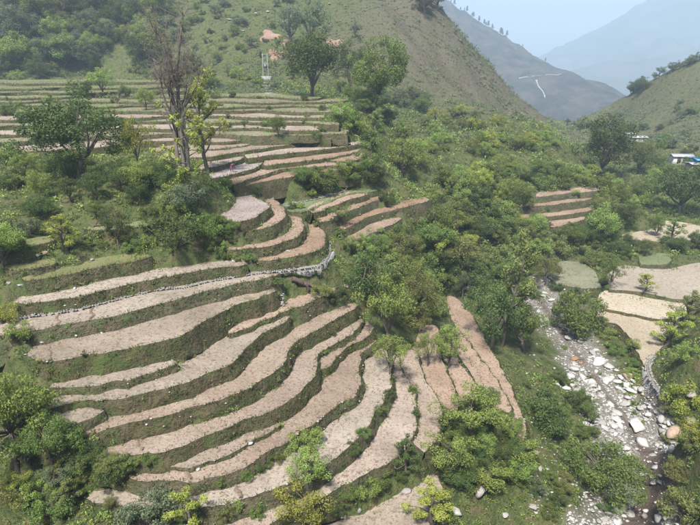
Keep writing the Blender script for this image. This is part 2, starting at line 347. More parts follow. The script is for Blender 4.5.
# -------------------------------------------------------------------- terrain
ALLT = [(k, kd, TZ[k], b, l) for k, kd, b, l in TER] + VAL
ctrl = []                                  # x, y, z of the slope under the fields
for k, kd, z, b, l in ALLT:
    for u, v in dense(b, 22.0):
        p = at_z(u, v, z); ctrl.append((p[0], p[1], z - 0.15))
    for u, v in (dense(l, 26.0)[1:-1] if len(dense(l, 26.0)) > 4 else dense(l, 26.0)):
        p = at_z(u, v, z); bb = np.array([at_z(*q, z)[:2] for q in dense(b, 8.0)])
        o = p[:2] - bb[np.argmin(((bb - p[:2]) ** 2).sum(1))]; o = o / max(1e-3, np.linalg.norm(o)) if np.linalg.norm(o) > .15 else np.array((0, -1.0))
        ctrl.append((p[0] + o[0] * .5, p[1] + o[1] * .5, z - 0.85))
NTER = len(ctrl)
for k, kd, z, b, l in ALLT:                # the slope closes on both ends of every field
    for e, i in ((0, 1), (-1, -2)):
        m = (at_z(*b[e], z) + at_z(*l[e], z)) / 2; m2 = (at_z(*b[i], z) + at_z(*l[i], z)) / 2
        d = (m - m2)[:2]; d /= np.linalg.norm(d) + 1e-6
        ctrl.append((m[0] + d[0] * 1.3, m[1] + d[1] * 1.3, z - 0.25))
PZ = """535,295,7.2 552,320,7.0 575,350,6.8 600,380,6.5 620,410,6.2 650,450,5.9 655,490,5.6 640,520,5.4 560,352,7.0 598,432,6.5
 680,440,6.6 645,400,6.3 520,272,7.9 500,266,8.6 630,360,7.3 610,335,7.2 450,515,9.6 520,500,7.9 560,480,7.3 580,520,6.6 520,455,8.7 545,430,7.9
 532,400,8.4 520,350,8.8 500,310,9.3 480,292,10.6 440,280,12.8 415,300,14.3 400,320,14.6 380,330,15.6 360,300,18.0 400,285,16.0 420,258,16.4
 450,252,13.8 480,240,12.6 500,250,11.0 520,250,9.6 440,230,17.6 470,215,16.6 500,222,14.6 460,185,20.2 500,182,18.6 530,190,17.4 350,260,20.3 340,240,21.2 380,245,19.2
 640,205,12.6 622,225,12.0 600,236,11.4 580,246,10.4 560,256,9.7 620,252,10.4 700,215,11.6 700,190,13 690,168,14.5 628,140,15.5 660,160,14.6 600,168,15 570,172,16 655,183,13.4
 612,120,14.5 590,118,16 655,408,7.2 668,385,9.8 690,360,12.6 715,330,14.5 702,305,11.6 690,318,10 715,400,14.5 692,432,9.8 715,450,12.5 690,480,9.2 715,520,10.8 660,522,6.2 680,502,7.6
 760,350,20 760,450,18 760,520,16 760,300,15 212,192,28.3 100,180,28.2 40,190,27.6 160,190,28.2 20,205,27.2 100,210,27.2 190,215,27.0 185,240,25.4 0,225,26.6
 0,400,17.6 20,440,15.8 60,460,15.2 40,500,13.8 80,520,12.6 150,524,12.9 0,525,12 -60,450,16 -60,350,21 -60,260,25.5 -80,180,29"""
for t in PZ.split():
    u, v, z = map(float, t.split(',')); ctrl.append(tuple(at_z(u, v, z)))
PY = """480,150,115 520,140,128 560,150,132 450,130,135 520,118,152 420,150,103 400,180,88 400,120,132 545,160,118 370,125,118 345,105,128
 50,62,165 100,62,165 150,70,158 200,75,150 250,80,140 290,88,132 330,92,132 0,30,190 60,20,200 120,20,200 180,30,190 230,40,182 280,50,172 330,60,165 380,70,160 425,82,162
 0,-10,215 80,-20,225 160,-20,225 240,-10,222 300,0,215 350,0,212 400,0,212 350,30,188 400,40,185 450,50,192 435,100,158 480,100,172 470,70,190 500,112,178
 440,2,215 465,35,215 490,68,215 510,95,215 530,118,215 545,130,215 300,-60,260 400,-50,245 100,-70,280 -60,30,200 -100,-60,260 -80,90,150
 700,130,190 700,100,215 700,66,245 660,80,255 640,88,265 620,95,275 603,96,285 660,122,222 640,112,242 620,118,255 592,106,295 770,60,235 770,110,190 770,20,270 770,160,150 770,220,110"""
for t in PY.split():
    u, v, Y = map(float, t.split(',')); ctrl.append(tuple(at_y(u, v, Y)))
for u, v, Y, dy, dz in ((440, 2, 215, 40, 16), (465, 35, 215, 35, 17), (490, 68, 215, 35, 17), (510, 95, 215, 35, 14), (530, 118, 215, 35, 10), (700, 66, 245, 50, 22), (660, 80, 255, 50, 20), (620, 95, 275, 50, 16), (592, 106, 295, 45, 10), (770, 20, 270, 60, 10)):
    p = at_y(u, v, Y); ctrl.append((p[0] * (1 + dy / Y), p[1] + dy, p[2] - dz))
ctrl += [(0, 0, 38.2), (-8, 0, 38), (8, 0, 37), (0, -6, 40), (0, 6, 29), (0, 12, 20), (0, 18, 13.5), (10, 20, 8), (18, 14, 10), (20, 24, 6), (-10, 10, 24), (-14, 18, 16.5), (20, 4, 32), (-20, 4, 34), (40, 20, 22), (-40, 20, 27), (35, 10, 32),
         (110, 60, 34), (80, 40, 30), (-110, 80, 36), (-90, 40, 33)]
for u, v in dense(P('284,269.5 300,267 320,264 328,258 331.6,251 329.6,244 326,236'), 6.0):
    p = at_z(u, v, TZ['T2'] + .05); ctrl.append((p[0], p[1] + .3, p[2] - .05)); ctrl.append((p[0] + .55, p[1] - .55, p[2] - 1.2))
C = np.array(ctrl); SC = 100.0
def _phi(d2): return 0.5 * d2 * np.log(d2 + 1e-9)
def fit():
    X = C[:, :2] / SC; n = len(X)
    d2 = ((X[:, None] - X[None]) ** 2).sum(-1)
    A = np.zeros((n + 3, n + 3)); A[:n, :n] = _phi(d2) + np.eye(n) * 2e-5
    A[:n, n:] = np.c_[np.ones(n), X]; A[n:, :n] = A[:n, n:].T
    return np.linalg.solve(A, np.r_[C[:, 2], 0, 0, 0])
W = fit()
def ground(x, y, want_d=False):
    X = np.c_[np.ravel(x), np.ravel(y)] / SC; out = np.empty(len(X)); dm = np.empty(len(X)); Cx = C[:, :2] / SC
    for i in range(0, len(X), 20000):
        q = X[i:i + 20000]; d2 = (q ** 2).sum(1)[:, None] + (Cx ** 2).sum(1)[None] - 2 * q @ Cx.T
        d2 = np.maximum(d2, 0); out[i:i + 20000] = _phi(d2) @ W[:-3] + W[-3] + q @ W[-2:]
        if want_d: dm[i:i + 20000] = np.sqrt(d2[:, :NTER].min(1)) * SC
    return (out, dm) if want_d else out

# ---- fields: level treads and their banks
def resample(p, n):
    p = np.asarray(p, float); s = np.r_[0, np.cumsum(np.linalg.norm(np.diff(p, axis=0), axis=1))]
    t = np.linspace(0, s[-1], n); return np.stack([np.interp(t, s, p[:, i]) for i in range(p.shape[1])], 1)
def smooth(p, k=2):
    for _ in range(k):
        q = p.copy(); q[1:-1] = (p[:-2] + 2 * p[1:-1] + p[2:]) / 4; p = q
    return p
BACKS = {}; LIPS = []; TREADS = []; BANKS = []; bvh_v = []; bvh_f = []; _bn = 0
KLAB = {'soil': 'bare ploughed soil', 'wet': 'pale damp soil', 'tan': 'weedy stubble', 'straw': 'straw coloured stubble', 'fallow': 'grey fallow soil', 'grass': 'short grass', 'greygrass': 'thin grey grass', 'crop': 'bright green crop'}
def bvh_add(v, f):
    global _bn
    bvh_v.append(np.asarray(v, float)); f = np.asarray(f)
    if f.shape[1] == 4: f = np.concatenate([f[:, :3], f[:, [0, 2, 3]]])
    bvh_f.append(f + _bn); _bn += len(v)
def grid_faces(r, c):
    i = np.arange(r - 1)[:, None] * c; j = np.arange(c - 1)[None]
    return np.stack([i + j, i + j + 1, i + c + j + 1, i + c + j], -1).reshape(-1, 4)
for k, kd, z, b, l in ALLT:
    bp = smooth(np.array([at_z(u, v, z) for u, v in dense(b)])); lp = smooth(np.array([at_z(u, v, z) for u, v in dense(l)]))
    drop = np.full(len(lp), np.nan); dl = dense(l)
    for j, lst in BELOW.get(k, {}).items():
        look = {(round(u, 2), round(v, 2)): z - TZ[j] for u, v, vv in lst}
        for i, (u, v) in enumerate(dl):
            if (round(u, 2), round(v, 2)) in look: drop[i] = look[(round(u, 2), round(v, 2))]
    length = np.linalg.norm(np.diff(lp, axis=0), axis=1).sum(); far = lp[:, 1].mean()
    n = int(max(12, min(260, length / (0.32 if far < 60 else 0.8))))
    good = ~np.isnan(drop)
    if good.any(): drop = np.interp(np.arange(len(lp)), np.where(good)[0], drop[good], left=np.nan, right=np.nan)
    L4 = resample(np.c_[lp, np.nan_to_num(drop, nan=-1)], n); Bk = resample(bp, n)
    lp, dr = L4[:, :3], L4[:, 3]
    sl = np.r_[0, np.cumsum(np.linalg.norm(np.diff(lp, axis=0), axis=1))]; se = np.minimum(sl, sl[-1] - sl); el = .5 if k[0] == 'F' else 1.3 if far < 60 else 2.2
    wf = np.clip(np.sqrt(np.clip(1 - (1 - np.minimum(se / el, 1)) ** 2, 0, 1)), .12, 1)[:, None]; mid = (lp + Bk) / 2
    lp = mid + (lp - mid) * wf; Bk = mid + (Bk - mid) * wf          # rounded ends
    t = np.gradient(lp, axis=0)[:, :2]; t /= np.linalg.norm(t, axis=1)[:, None] + 1e-9
    nn = np.c_[-t[:, 1], t[:, 0]]; s = np.sign((nn * (lp - Bk)[:, :2]).sum(1).sum()); nn = smooth(nn * s, 6); nn /= np.linalg.norm(nn, axis=1)[:, None] + 1e-9
    g = z - ground(lp[:, 0] + nn[:, 0] * 0.6, lp[:, 1] + nn[:, 1] * 0.6)
    dr = np.where(dr < 0.05, np.clip(g, 0.35, 1.2), dr); dr = smooth(np.minimum(dr, 1.45), 4)
    if kd in ('soil', 'wet'):                        # ploughed right to the lip
        lp = lp.copy(); lp[:, :2] += nn * .16; db_ = (Bk - lp)[:, :2]; Bk = Bk.copy(); Bk[:, :2] += db_ / (np.linalg.norm(db_, axis=1)[:, None] + 1e-6) * .14
    wob = 0.14 if far < 60 else 0.16
    jit = fbm(lp[:, 0] * 1.1 + z, lp[:, 1] * 1.1, 4) * 2 * wob
    lp = lp.copy(); lp[:, :2] += nn * jit[:, None]
    TREADS.append((k, kd, z, np.r_[lp[:, :2], Bk[::-1, :2]]))
    back = Bk.copy(); dirb = (Bk - lp)[:, :2]; ln = np.linalg.norm(dirb, axis=1)[:, None] + 1e-6
    back[:, :2] += dirb / ln * (0.7 if far < 60 else 1.5)
    rows = 6; tt = np.linspace(0, 1, rows)
    v = lp[None] * (1 - tt)[:, None, None] + back[None] * tt[:, None, None]
    zz = 0.05 * fbm(v[..., 0] * 0.7, v[..., 1] * 0.7, 3) + 0.10 * tt[:, None]
    v[..., 2] = z + zz; v[0, :, 2] += 0.03
    v = np.asarray(v).reshape(-1, 3); f = grid_faces(rows, n)
    if s > 0: f = f[:, ::-1]
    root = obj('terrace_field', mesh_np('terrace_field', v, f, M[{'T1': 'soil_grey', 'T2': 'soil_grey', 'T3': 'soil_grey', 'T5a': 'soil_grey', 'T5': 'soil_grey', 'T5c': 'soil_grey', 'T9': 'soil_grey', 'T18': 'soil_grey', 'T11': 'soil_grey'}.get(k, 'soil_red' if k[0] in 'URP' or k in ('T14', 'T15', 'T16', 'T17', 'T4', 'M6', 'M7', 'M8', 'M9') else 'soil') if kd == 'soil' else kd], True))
    tag(root, kind='structure'); bvh_add(v, f)
    # bank below the lip
    br = 6; uu = np.linspace(0, 1, br)
    prof = 0.02 + 0.34 * uu ** 0.8
    v2 = np.empty((br, n, 3)); H = np.full(n, 2.4)
    for hh_ in np.arange(2.3, .2, -.15):
        gq = ground(lp[:, 0] + nn[:, 0] * (.02 + .34 * hh_), lp[:, 1] + nn[:, 1] * (.02 + .34 * hh_)); H = np.where(z - hh_ < gq, hh_, H)
    H = smooth(np.maximum(H, dr + .3), 3)
    for i in range(br):
        rough = fbm(lp[:, 0] * 1.3 + i * 3.1, lp[:, 1] * 1.3 + z, 3) * 0.22 * (1 if 0 < i else 0)
        v2[i, :, :2] = lp[:, :2] + nn * (prof[i] * H + rough)[:, None]
        v2[i, :, 2] = z + v.reshape(rows, n, 3)[0, :, 2] - z - H * uu[i] + (0.0 if i == 0 else rough * 0.3)
    v2 = v2.reshape(-1, 3); f2 = grid_faces(br, n)
    if s < 0: f2 = f2[:, ::-1]
    caps = []; v2full = v2
    for e, tg in ((0, -t[0]), (n - 1, t[-1])):       # earth closing both ends of the field
        edge = v.reshape(rows, n, 3)[:, e]; cp = []
        for q, (dn, ou) in enumerate(((0, 0), (.5, .15), (2.6, .9))):
            w_ = edge.copy(); w_[:, 2] -= dn; w_[:, :2] += tg * ou + (fbm(edge[:, 0] * 1.5 + q, edge[:, 1] * 1.5, 2) * .15)[:, None]; cp.append(w_ if q else edge)
        f2 = np.concatenate([f2, grid_faces(3, rows) + len(v2full)]); v2full = np.concatenate([v2full] + cp)
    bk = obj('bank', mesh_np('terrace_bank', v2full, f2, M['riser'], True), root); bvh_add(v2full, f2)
    LIPS.append((k, kd, z, lp, nn, dr, far)); BACKS[k] = Bk; BANKS.append((far, v2.reshape(br, n, 3)))
# ---- hillside sheet
az = np.radians(np.linspace(-62, 62, 430)); rr = np.r_[np.geomspace(4, 430, 400), np.geomspace(460, 4180, 22)]
A_, RR = np.meshgrid(az, rr); gx = RR * np.sin(A_); gy = RR * np.cos(A_) - 2.0
near = RR < 440
gz = np.full(gx.shape, -60.0); dmin = np.full(gx.shape, 400.0)
q, d = ground(gx[near], gy[near], True); gz[near] = q; dmin[near] = d
wgt = np.clip((RR - 300) / 120, 0, 1); wgt = wgt * wgt * (3 - 2 * wgt)
gz = gz * (1 - wgt) + (-60) * wgt
dist_amp = np.clip((dmin - 1.0) / 12, 0, 1)
gz += dist_amp * (0.5 * fbm(gx * .25, gy * .25, 4) + np.clip((RR - 90) / 100, 0, 1) * (5.0 * fbm(gx * .03, gy * .03, 4) + 3.2 * fbm(gx * .11 + gy * .04, gy * .05, 4)))
gz += 0.12 * fbm(gx * 1.1, gy * 1.1, 3) * np.clip(dmin, 0, 1)
def inside(poly, x, y):
    c = np.zeros(len(x), bool); n = len(poly); j = n - 1
    for i in range(n):
        xi, yi = poly[i]; xj, yj = poly[j]
        m = (yi > y) != (yj > y)
        with np.errstate(divide='ignore', invalid='ignore'): c ^= m & (x < (xj - xi) * (y - yi) / (yj - yi) + xi)
        j = i
    return c
fx, fy, fz = gx.ravel(), gy.ravel(), gz.ravel().copy()
infield = np.zeros(len(fx), bool)
for k, kd, z, poly in TREADS:
    x0, y0 = poly.min(0); x1, y1 = poly.max(0)
    s = np.where((fx > x0) & (fx < x1) & (fy > y0) & (fy < y1))[0]
    if not len(s): continue
    m = s[inside(poly, fx[s], fy[s])]; fz[m] = np.minimum(fz[m], z - 0.22); infield[m] = True
# colour zones of the slope itself: dry brown hill, stream gravel, red landslip, pale rock
def px_of(x, y, z):
    dz = z - ZC; d = y * _cp - dz * _sp; return 350 + FPX * x / d, 262.5 - FPX * (y * _sp + dz * _cp) / d
STREAM = np.array([at_z(*p) for p in ((500, 264, 8.4), (522, 275, 7.9), (540, 300, 7.2), (560, 330, 7.0), (585, 365, 6.7), (610, 395, 6.4), (632, 425, 6.1), (650, 455, 5.8), (656, 490, 5.6), (640, 525, 5.4), (630, 560, 5.2))])
sd = np.full(len(fx), 99.0)
for a, b in zip(STREAM, STREAM[1:]):
    ab = (b - a)[:2]; tq = np.clip(((fx - a[0]) * ab[0] + (fy - a[1]) * ab[1]) / (ab @ ab), 0, 1)
    sd = np.minimum(sd, np.hypot(fx - a[0] - tq * ab[0], fy - a[1] - tq * ab[1]))
gravel = np.clip(2.2 - (fz - np.interp(fy, STREAM[::-1, 1], STREAM[::-1, 2])) / 1.2, 0, 1) * np.clip((3.2 + 1.6 * np.clip((62 - fy) / 22, 0, 1) - sd + 2.2 * fbm(fx * .3, fy * .3)) / 2.0, 0, 1)
wetp = np.clip((0.42 + .9 * np.clip((46 - fy) / 6, 0, 1) - sd + .35 * fbm(fx * .5, fy * .5)) / .4, 0, 1)
fz -= 0.25 * wetp
def near_pt(u, v, Y, r): p = at_y(u, v, Y); return np.clip(1.4 - np.hypot((fx - p[0]), (fy - p[1]) * .5) / r, 0, 1)
ridge = np.array([at_y(u, v, Y)[:2] for u, v, Y in ((330, 40, 185), (400, 40, 190), (450, 50, 195), (500, 100, 200), (400, 0, 215), (350, 0, 215))])
dry = np.clip(1.35 - np.clip((fx - 40) / 60, 0, 1), .0, 1) * np.clip((fy - 135 + 25 * fbm(fx * .03, fy * .03)) / 35, 0, 1) * np.clip((fx + 25 + 20 * fbm(fx * .02, fy * .02)) / 35, 0, 1)
fine = mesh_np('hillside', np.c_[fx, fy, fz], grid_faces(*gx.shape), None, True, {'dry': dry, 'gravel': gravel, 'wetp': wetp})
hill = tag(obj('hillside', fine), kind='structure')
bvh_add(np.c_[fx, fy, fz], grid_faces(*gx.shape))
def hill_mat():
    m, nt, bs = new_mat('hillside_ground'); L = nt.links
    a = noise_node(nt, .12, 6, .65); b = noise_node(nt, .9, 6, .7); c = noise_node(nt, 4.0, 5, .7)
    r1 = ramp_node(nt, [(.28, (.045, .062, .024)), (.44, (.080, .105, .036)), (.55, (.115, .125, .05)), (.64, (.145, .115, .068)), (.76, (.17, .135, .085))]); L.new(b.outputs[0], r1.inputs[0])
    r2 = ramp_node(nt, [(.28, (.040, .042, .028)), (.40, (.100, .088, .062)), (.52, (.145, .124, .092)), (.61, (.100, .096, .060)), (.76, (.050, .058, .032))]); L.new(b.outputs[0], r2.inputs[0])
    ra = ramp_node(nt, [(.35, (0, 0, 0)), (.65, (1, 1, 1))]); L.new(a.outputs[0], ra.inputs[0])
    dr = mathn(nt, 'MULTIPLY', attr(nt, 'dry'), mathn(nt, 'ADD', mathn(nt, 'MULTIPLY', ra.outputs[0], .35), .65))
    col = mixc(nt, dr, r1.outputs[0], r2.outputs[0])
    rk = ramp_node(nt, [(.56, (0, 0, 0)), (.70, (.8, .8, .8))]); L.new(c.outputs[0], rk.inputs[0])
    col = mixc(nt, rk.outputs[0], col, (.085, .066, .044))
    rg = ramp_node(nt, [(.35, (.15, .13, .105)), (.55, (.25, .23, .20)), (.7, (.40, .385, .36))]); L.new(c.outputs[0], rg.inputs[0])
    col = mixc(nt, attr(nt, 'gravel'), col, rg.outputs[0])
    col = mixc(nt, attr(nt, 'wetp'), col, (.135, .105, .085))
    L.new(col, bs.inputs['Base Color']); bs.inputs['Roughness'].default_value = .95; bs.inputs['Specular IOR Level'].default_value = .1
    bump(nt, bs, b.outputs[0], 1.0, .8); return m
fine.materials.append(hill_mat())
BVH = BVHTree.FromPolygons(np.concatenate(bvh_v).tolist(), np.concatenate(bvh_f).tolist())
CAMP = Vector((0, 0, ZC))
def hit(u, v):
    d = Vector(ray(u, v)).normalized(); p, n, i, t = BVH.ray_cast(CAMP, d, 3000)
    return p
def drop_to(x, y, z0=120):
    p, n, i, t = BVH.ray_cast(Vector((x, y, z0)), Vector((0, 0, -1)), 400); return p
def mpp(p): return (p[1] * _cp - (p[2] - ZC) * _sp) / FPX      # metres per photo pixel at p
# --------------------------------------------------------- far mountains, haze
def mountain(name, ridge, front, back, base, cols, rows, amp, mat, seed):
    """ridge: (u, v, Y) points; falls `front` metres towards us and `back` metres behind, gullied flanks"""
    Rg = resample(smooth(np.array([at_y(*p) for p in ridge]), 1), cols)
    Rg[:, 2] += amp * 0.25 * fbm(np.arange(cols) * .18 + seed, np.zeros(cols) + seed, 4)
    out = []
    for s in np.linspace(-1, 1, rows):
        d = front if s < 0 else back; a = abs(s)
        p = Rg.copy(); p[:, 1] += s * d; p[:, 0] -= 0.0
        fall = a ** 0.9
        p[:, 2] = Rg[:, 2] * (1 - fall) + base * fall
        g = fbm(p[:, 0] * .008 + seed, p[:, 1] * .003 + seed, 4) + 0.5 * np.abs(fbm(p[:, 0] * .02, p[:, 1] * .006 + seed, 3))
        p[:, 2] += amp * g * min(1, a * 4)
        p[:, 1] += amp * .6 * fbm(p[:, 0] * .02, p[:, 2] * .02 + seed, 3) * min(1, a * 4)
        out.append(p)
    v = np.concatenate(out); me = mesh_np(name, v, grid_faces(rows, cols), mat, True)
    return tag(obj(name, me), kind='structure'), BVHTree.FromPolygons(v.tolist(), grid_faces(rows, cols).tolist())
def mtn_mat(name, c1, c2, c3, s):
    m, nt, bs = new_mat(name); L = nt.links
    a = noise_node(nt, s, 6, .7); r = ramp_node(nt, [(.36, c1), (.5, c2), (.62, c3), (.75, c1)]); L.new(a.outputs[0], r.inputs[0])
    L.new(r.outputs[0], bs.inputs['Base Color']); bs.inputs['Roughness'].default_value = 1.0; bs.inputs['Specular IOR Level'].default_value = 0.0
    bump(nt, bs, a.outputs[0], .8, 6.0); return m
mm1 = mtn_mat('dry_scrub_mountain', (.022, .032, .020), (.055, .050, .040), (.085, .074, .058), .028)
mm2 = mtn_mat('distant_forest_mountain', (.05, .07, .028), (.08, .09, .06), (.11, .11, .08), .008)
mtA, bvhA = mountain('mountain', [(330, -60, 1440), (400, -45, 1392), (440, -8, 1312), (456, 5, 1264), (475, 17, 1216), (500, 31, 1168), (520, 45, 1120), (545, 61, 1072), (560, 72, 1040), (572, 74.5, 1024), (581, 77, 1008), (590, 88, 984), (600, 99, 960), (612, 118, 944), (625, 140, 928)],
                     528, 480, -60, 300, 56, 24, mm1, 1.3)
mtB, bvhB = mountain('mountain', [(430, 110, 3040), (480, 88, 3040), (520, 70, 3008), (555, 48, 2960), (590, 31, 2928), (620, 13, 2880), (650, -6, 2880), (700, -34, 2848), (760, -60, 2800), (850, -80, 2720)],
                     1200, 800, -80, 200, 40, 75, mm2, 5.1)
mtC, bvhC = mountain('mountain', [(500, 120, 2400), (560, 66, 2240), (600, 58, 2160), (640, 62, 2080), (690, 50, 2080), (760, 30, 2000), (850, 10, 1920)],
                     700, 480, -70, 140, 30, 50, mm2, 8.7)
def hit_on(bv, u, v):
    p, n, i, t = bv.ray_cast(CAMP, Vector(ray(u, v)).normalized(), 6000); return p
# road cut across the dry mountain
road = [hit_on(bvhA, u, v) for u, v in ((519, 79), (526, 77.5), (533, 77), (540, 76.3), (547, 75.5), (552, 75), (556, 76), (562, 74.5))]
road = np.array([p for p in road if p is not None])
def ledge(name, path, w, h, mat, kind='structure'):
    p = smooth(resample(path, 40), 2); s = Soup(); n = len(p)
    q = np.stack([p + (0, -w, h * .6), p + (0, -w * .8, -h * .7 ), p + (0, w, -h * .2), p + (0, w, h)], 0)
    j = 0.5 * h * fbm(p[:, 0] * .2, p[:, 2] * .3, 3); q[0, :, 2] += j; q[1, :, 2] += j * 2
    s.add(q.reshape(-1, 3), grid_faces(4, n)); o = obj(name, s.mesh(name, mat, True)); tag(o, kind=kind); return o
if len(road) > 3: ledge('mountain_road', road, 1.8, 1.8, M['stone'])
scree = np.array([p for p in (hit_on(bvhA, u, v) for u, v in ((536, 80), (538, 86), (543, 92), (545, 98))) if p is not None])
if len(scree) > 2:
    sp = resample(scree, 24); s_ = Soup(); wv = 0.3 + 2.2 * np.abs(fbm(np.arange(24) * .5, np.arange(24) * .1)); 
    s_.add(np.concatenate([sp + np.c_[-wv, wv * 0 - 1.2, wv * 0], sp + np.c_[wv, wv * 0 - 1.2, wv * 0 + .4]]), grid_faces(2, 24))
    tag(obj('scree_slope', s_.mesh('scree_slope', M['stone'])), kind='structure')
_h = Soup(); _h.box((0, 2050, 205), (6000, 4500, 620)); hz = _h.mesh('haze')
hz_m = bpy.data.materials.new('haze'); hz_m.use_nodes = True; nt = hz_m.node_tree; nt.nodes.remove(nt.nodes['Principled BSDF'])
pv = nt.nodes.new('ShaderNodeVolumePrincipled'); pv.inputs['Color'].default_value = (.62, .79, 1.0, 1); pv.inputs['Density'].default_value = 0.0005; pv.inputs['Anisotropy'].default_value = 0.0
nt.links.new(pv.outputs[0], nt.nodes['Material Output'].inputs['Volume']); hz.materials.append(hz_m)
haze = tag(obj('haze', hz), kind='stuff')
# ----------------------------------------------------------------- vegetation
def leaves(soup, cen, rad, n, size, r, squash=0.8, up=0.25, tint0=0.0, shell=0.55):
    """n leaf faces spread in a clump round cen"""
    d = r.normal(size=(n, 3)); d /= np.linalg.norm(d, axis=1)[:, None] + 1e-9
    rr = (shell + (1 - shell) * r.random(n)) * rad; rr *= 0.75 + 0.4 * r.random(n)
    p = np.asarray(cen) + d * rr[:, None] * (1, 1, squash)
    nrm = d * 0.7 + r.normal(size=(n, 3)) * 0.6 + (0, 0, up); nrm /= np.linalg.norm(nrm, axis=1)[:, None] + 1e-9
    a = np.cross(nrm, r.normal(size=(n, 3))); a /= np.linalg.norm(a, axis=1)[:, None] + 1e-9; b = np.cross(nrm, a)
    s = size * (0.6 + 0.8 * r.random(n))[:, None]
    q = np.stack([p - a * s, p + b * s * .42 + nrm * s * .12, p + a * s, p - b * s * .42 + nrm * s * .12], 1)
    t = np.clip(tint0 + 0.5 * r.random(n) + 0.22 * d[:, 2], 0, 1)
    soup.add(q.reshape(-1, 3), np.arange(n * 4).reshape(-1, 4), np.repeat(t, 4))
def limb(soup, a, b, r0, r1, r, bend=0.12, n=5, sides=5):
    a = np.asarray(a, float); b = np.asarray(b, float); t = np.linspace(0, 1, n)[:, None]; L = np.linalg.norm(b - a)
    p = a + (b - a) * t; off = r.normal(size=3) * bend * L; p = p + off * np.sin(t * np.pi) + (0, 0, 1) * np.sin(t * np.pi) * bend * .4 * L
    soup.tube(p, np.linspace(r0, r1, n), sides); return p
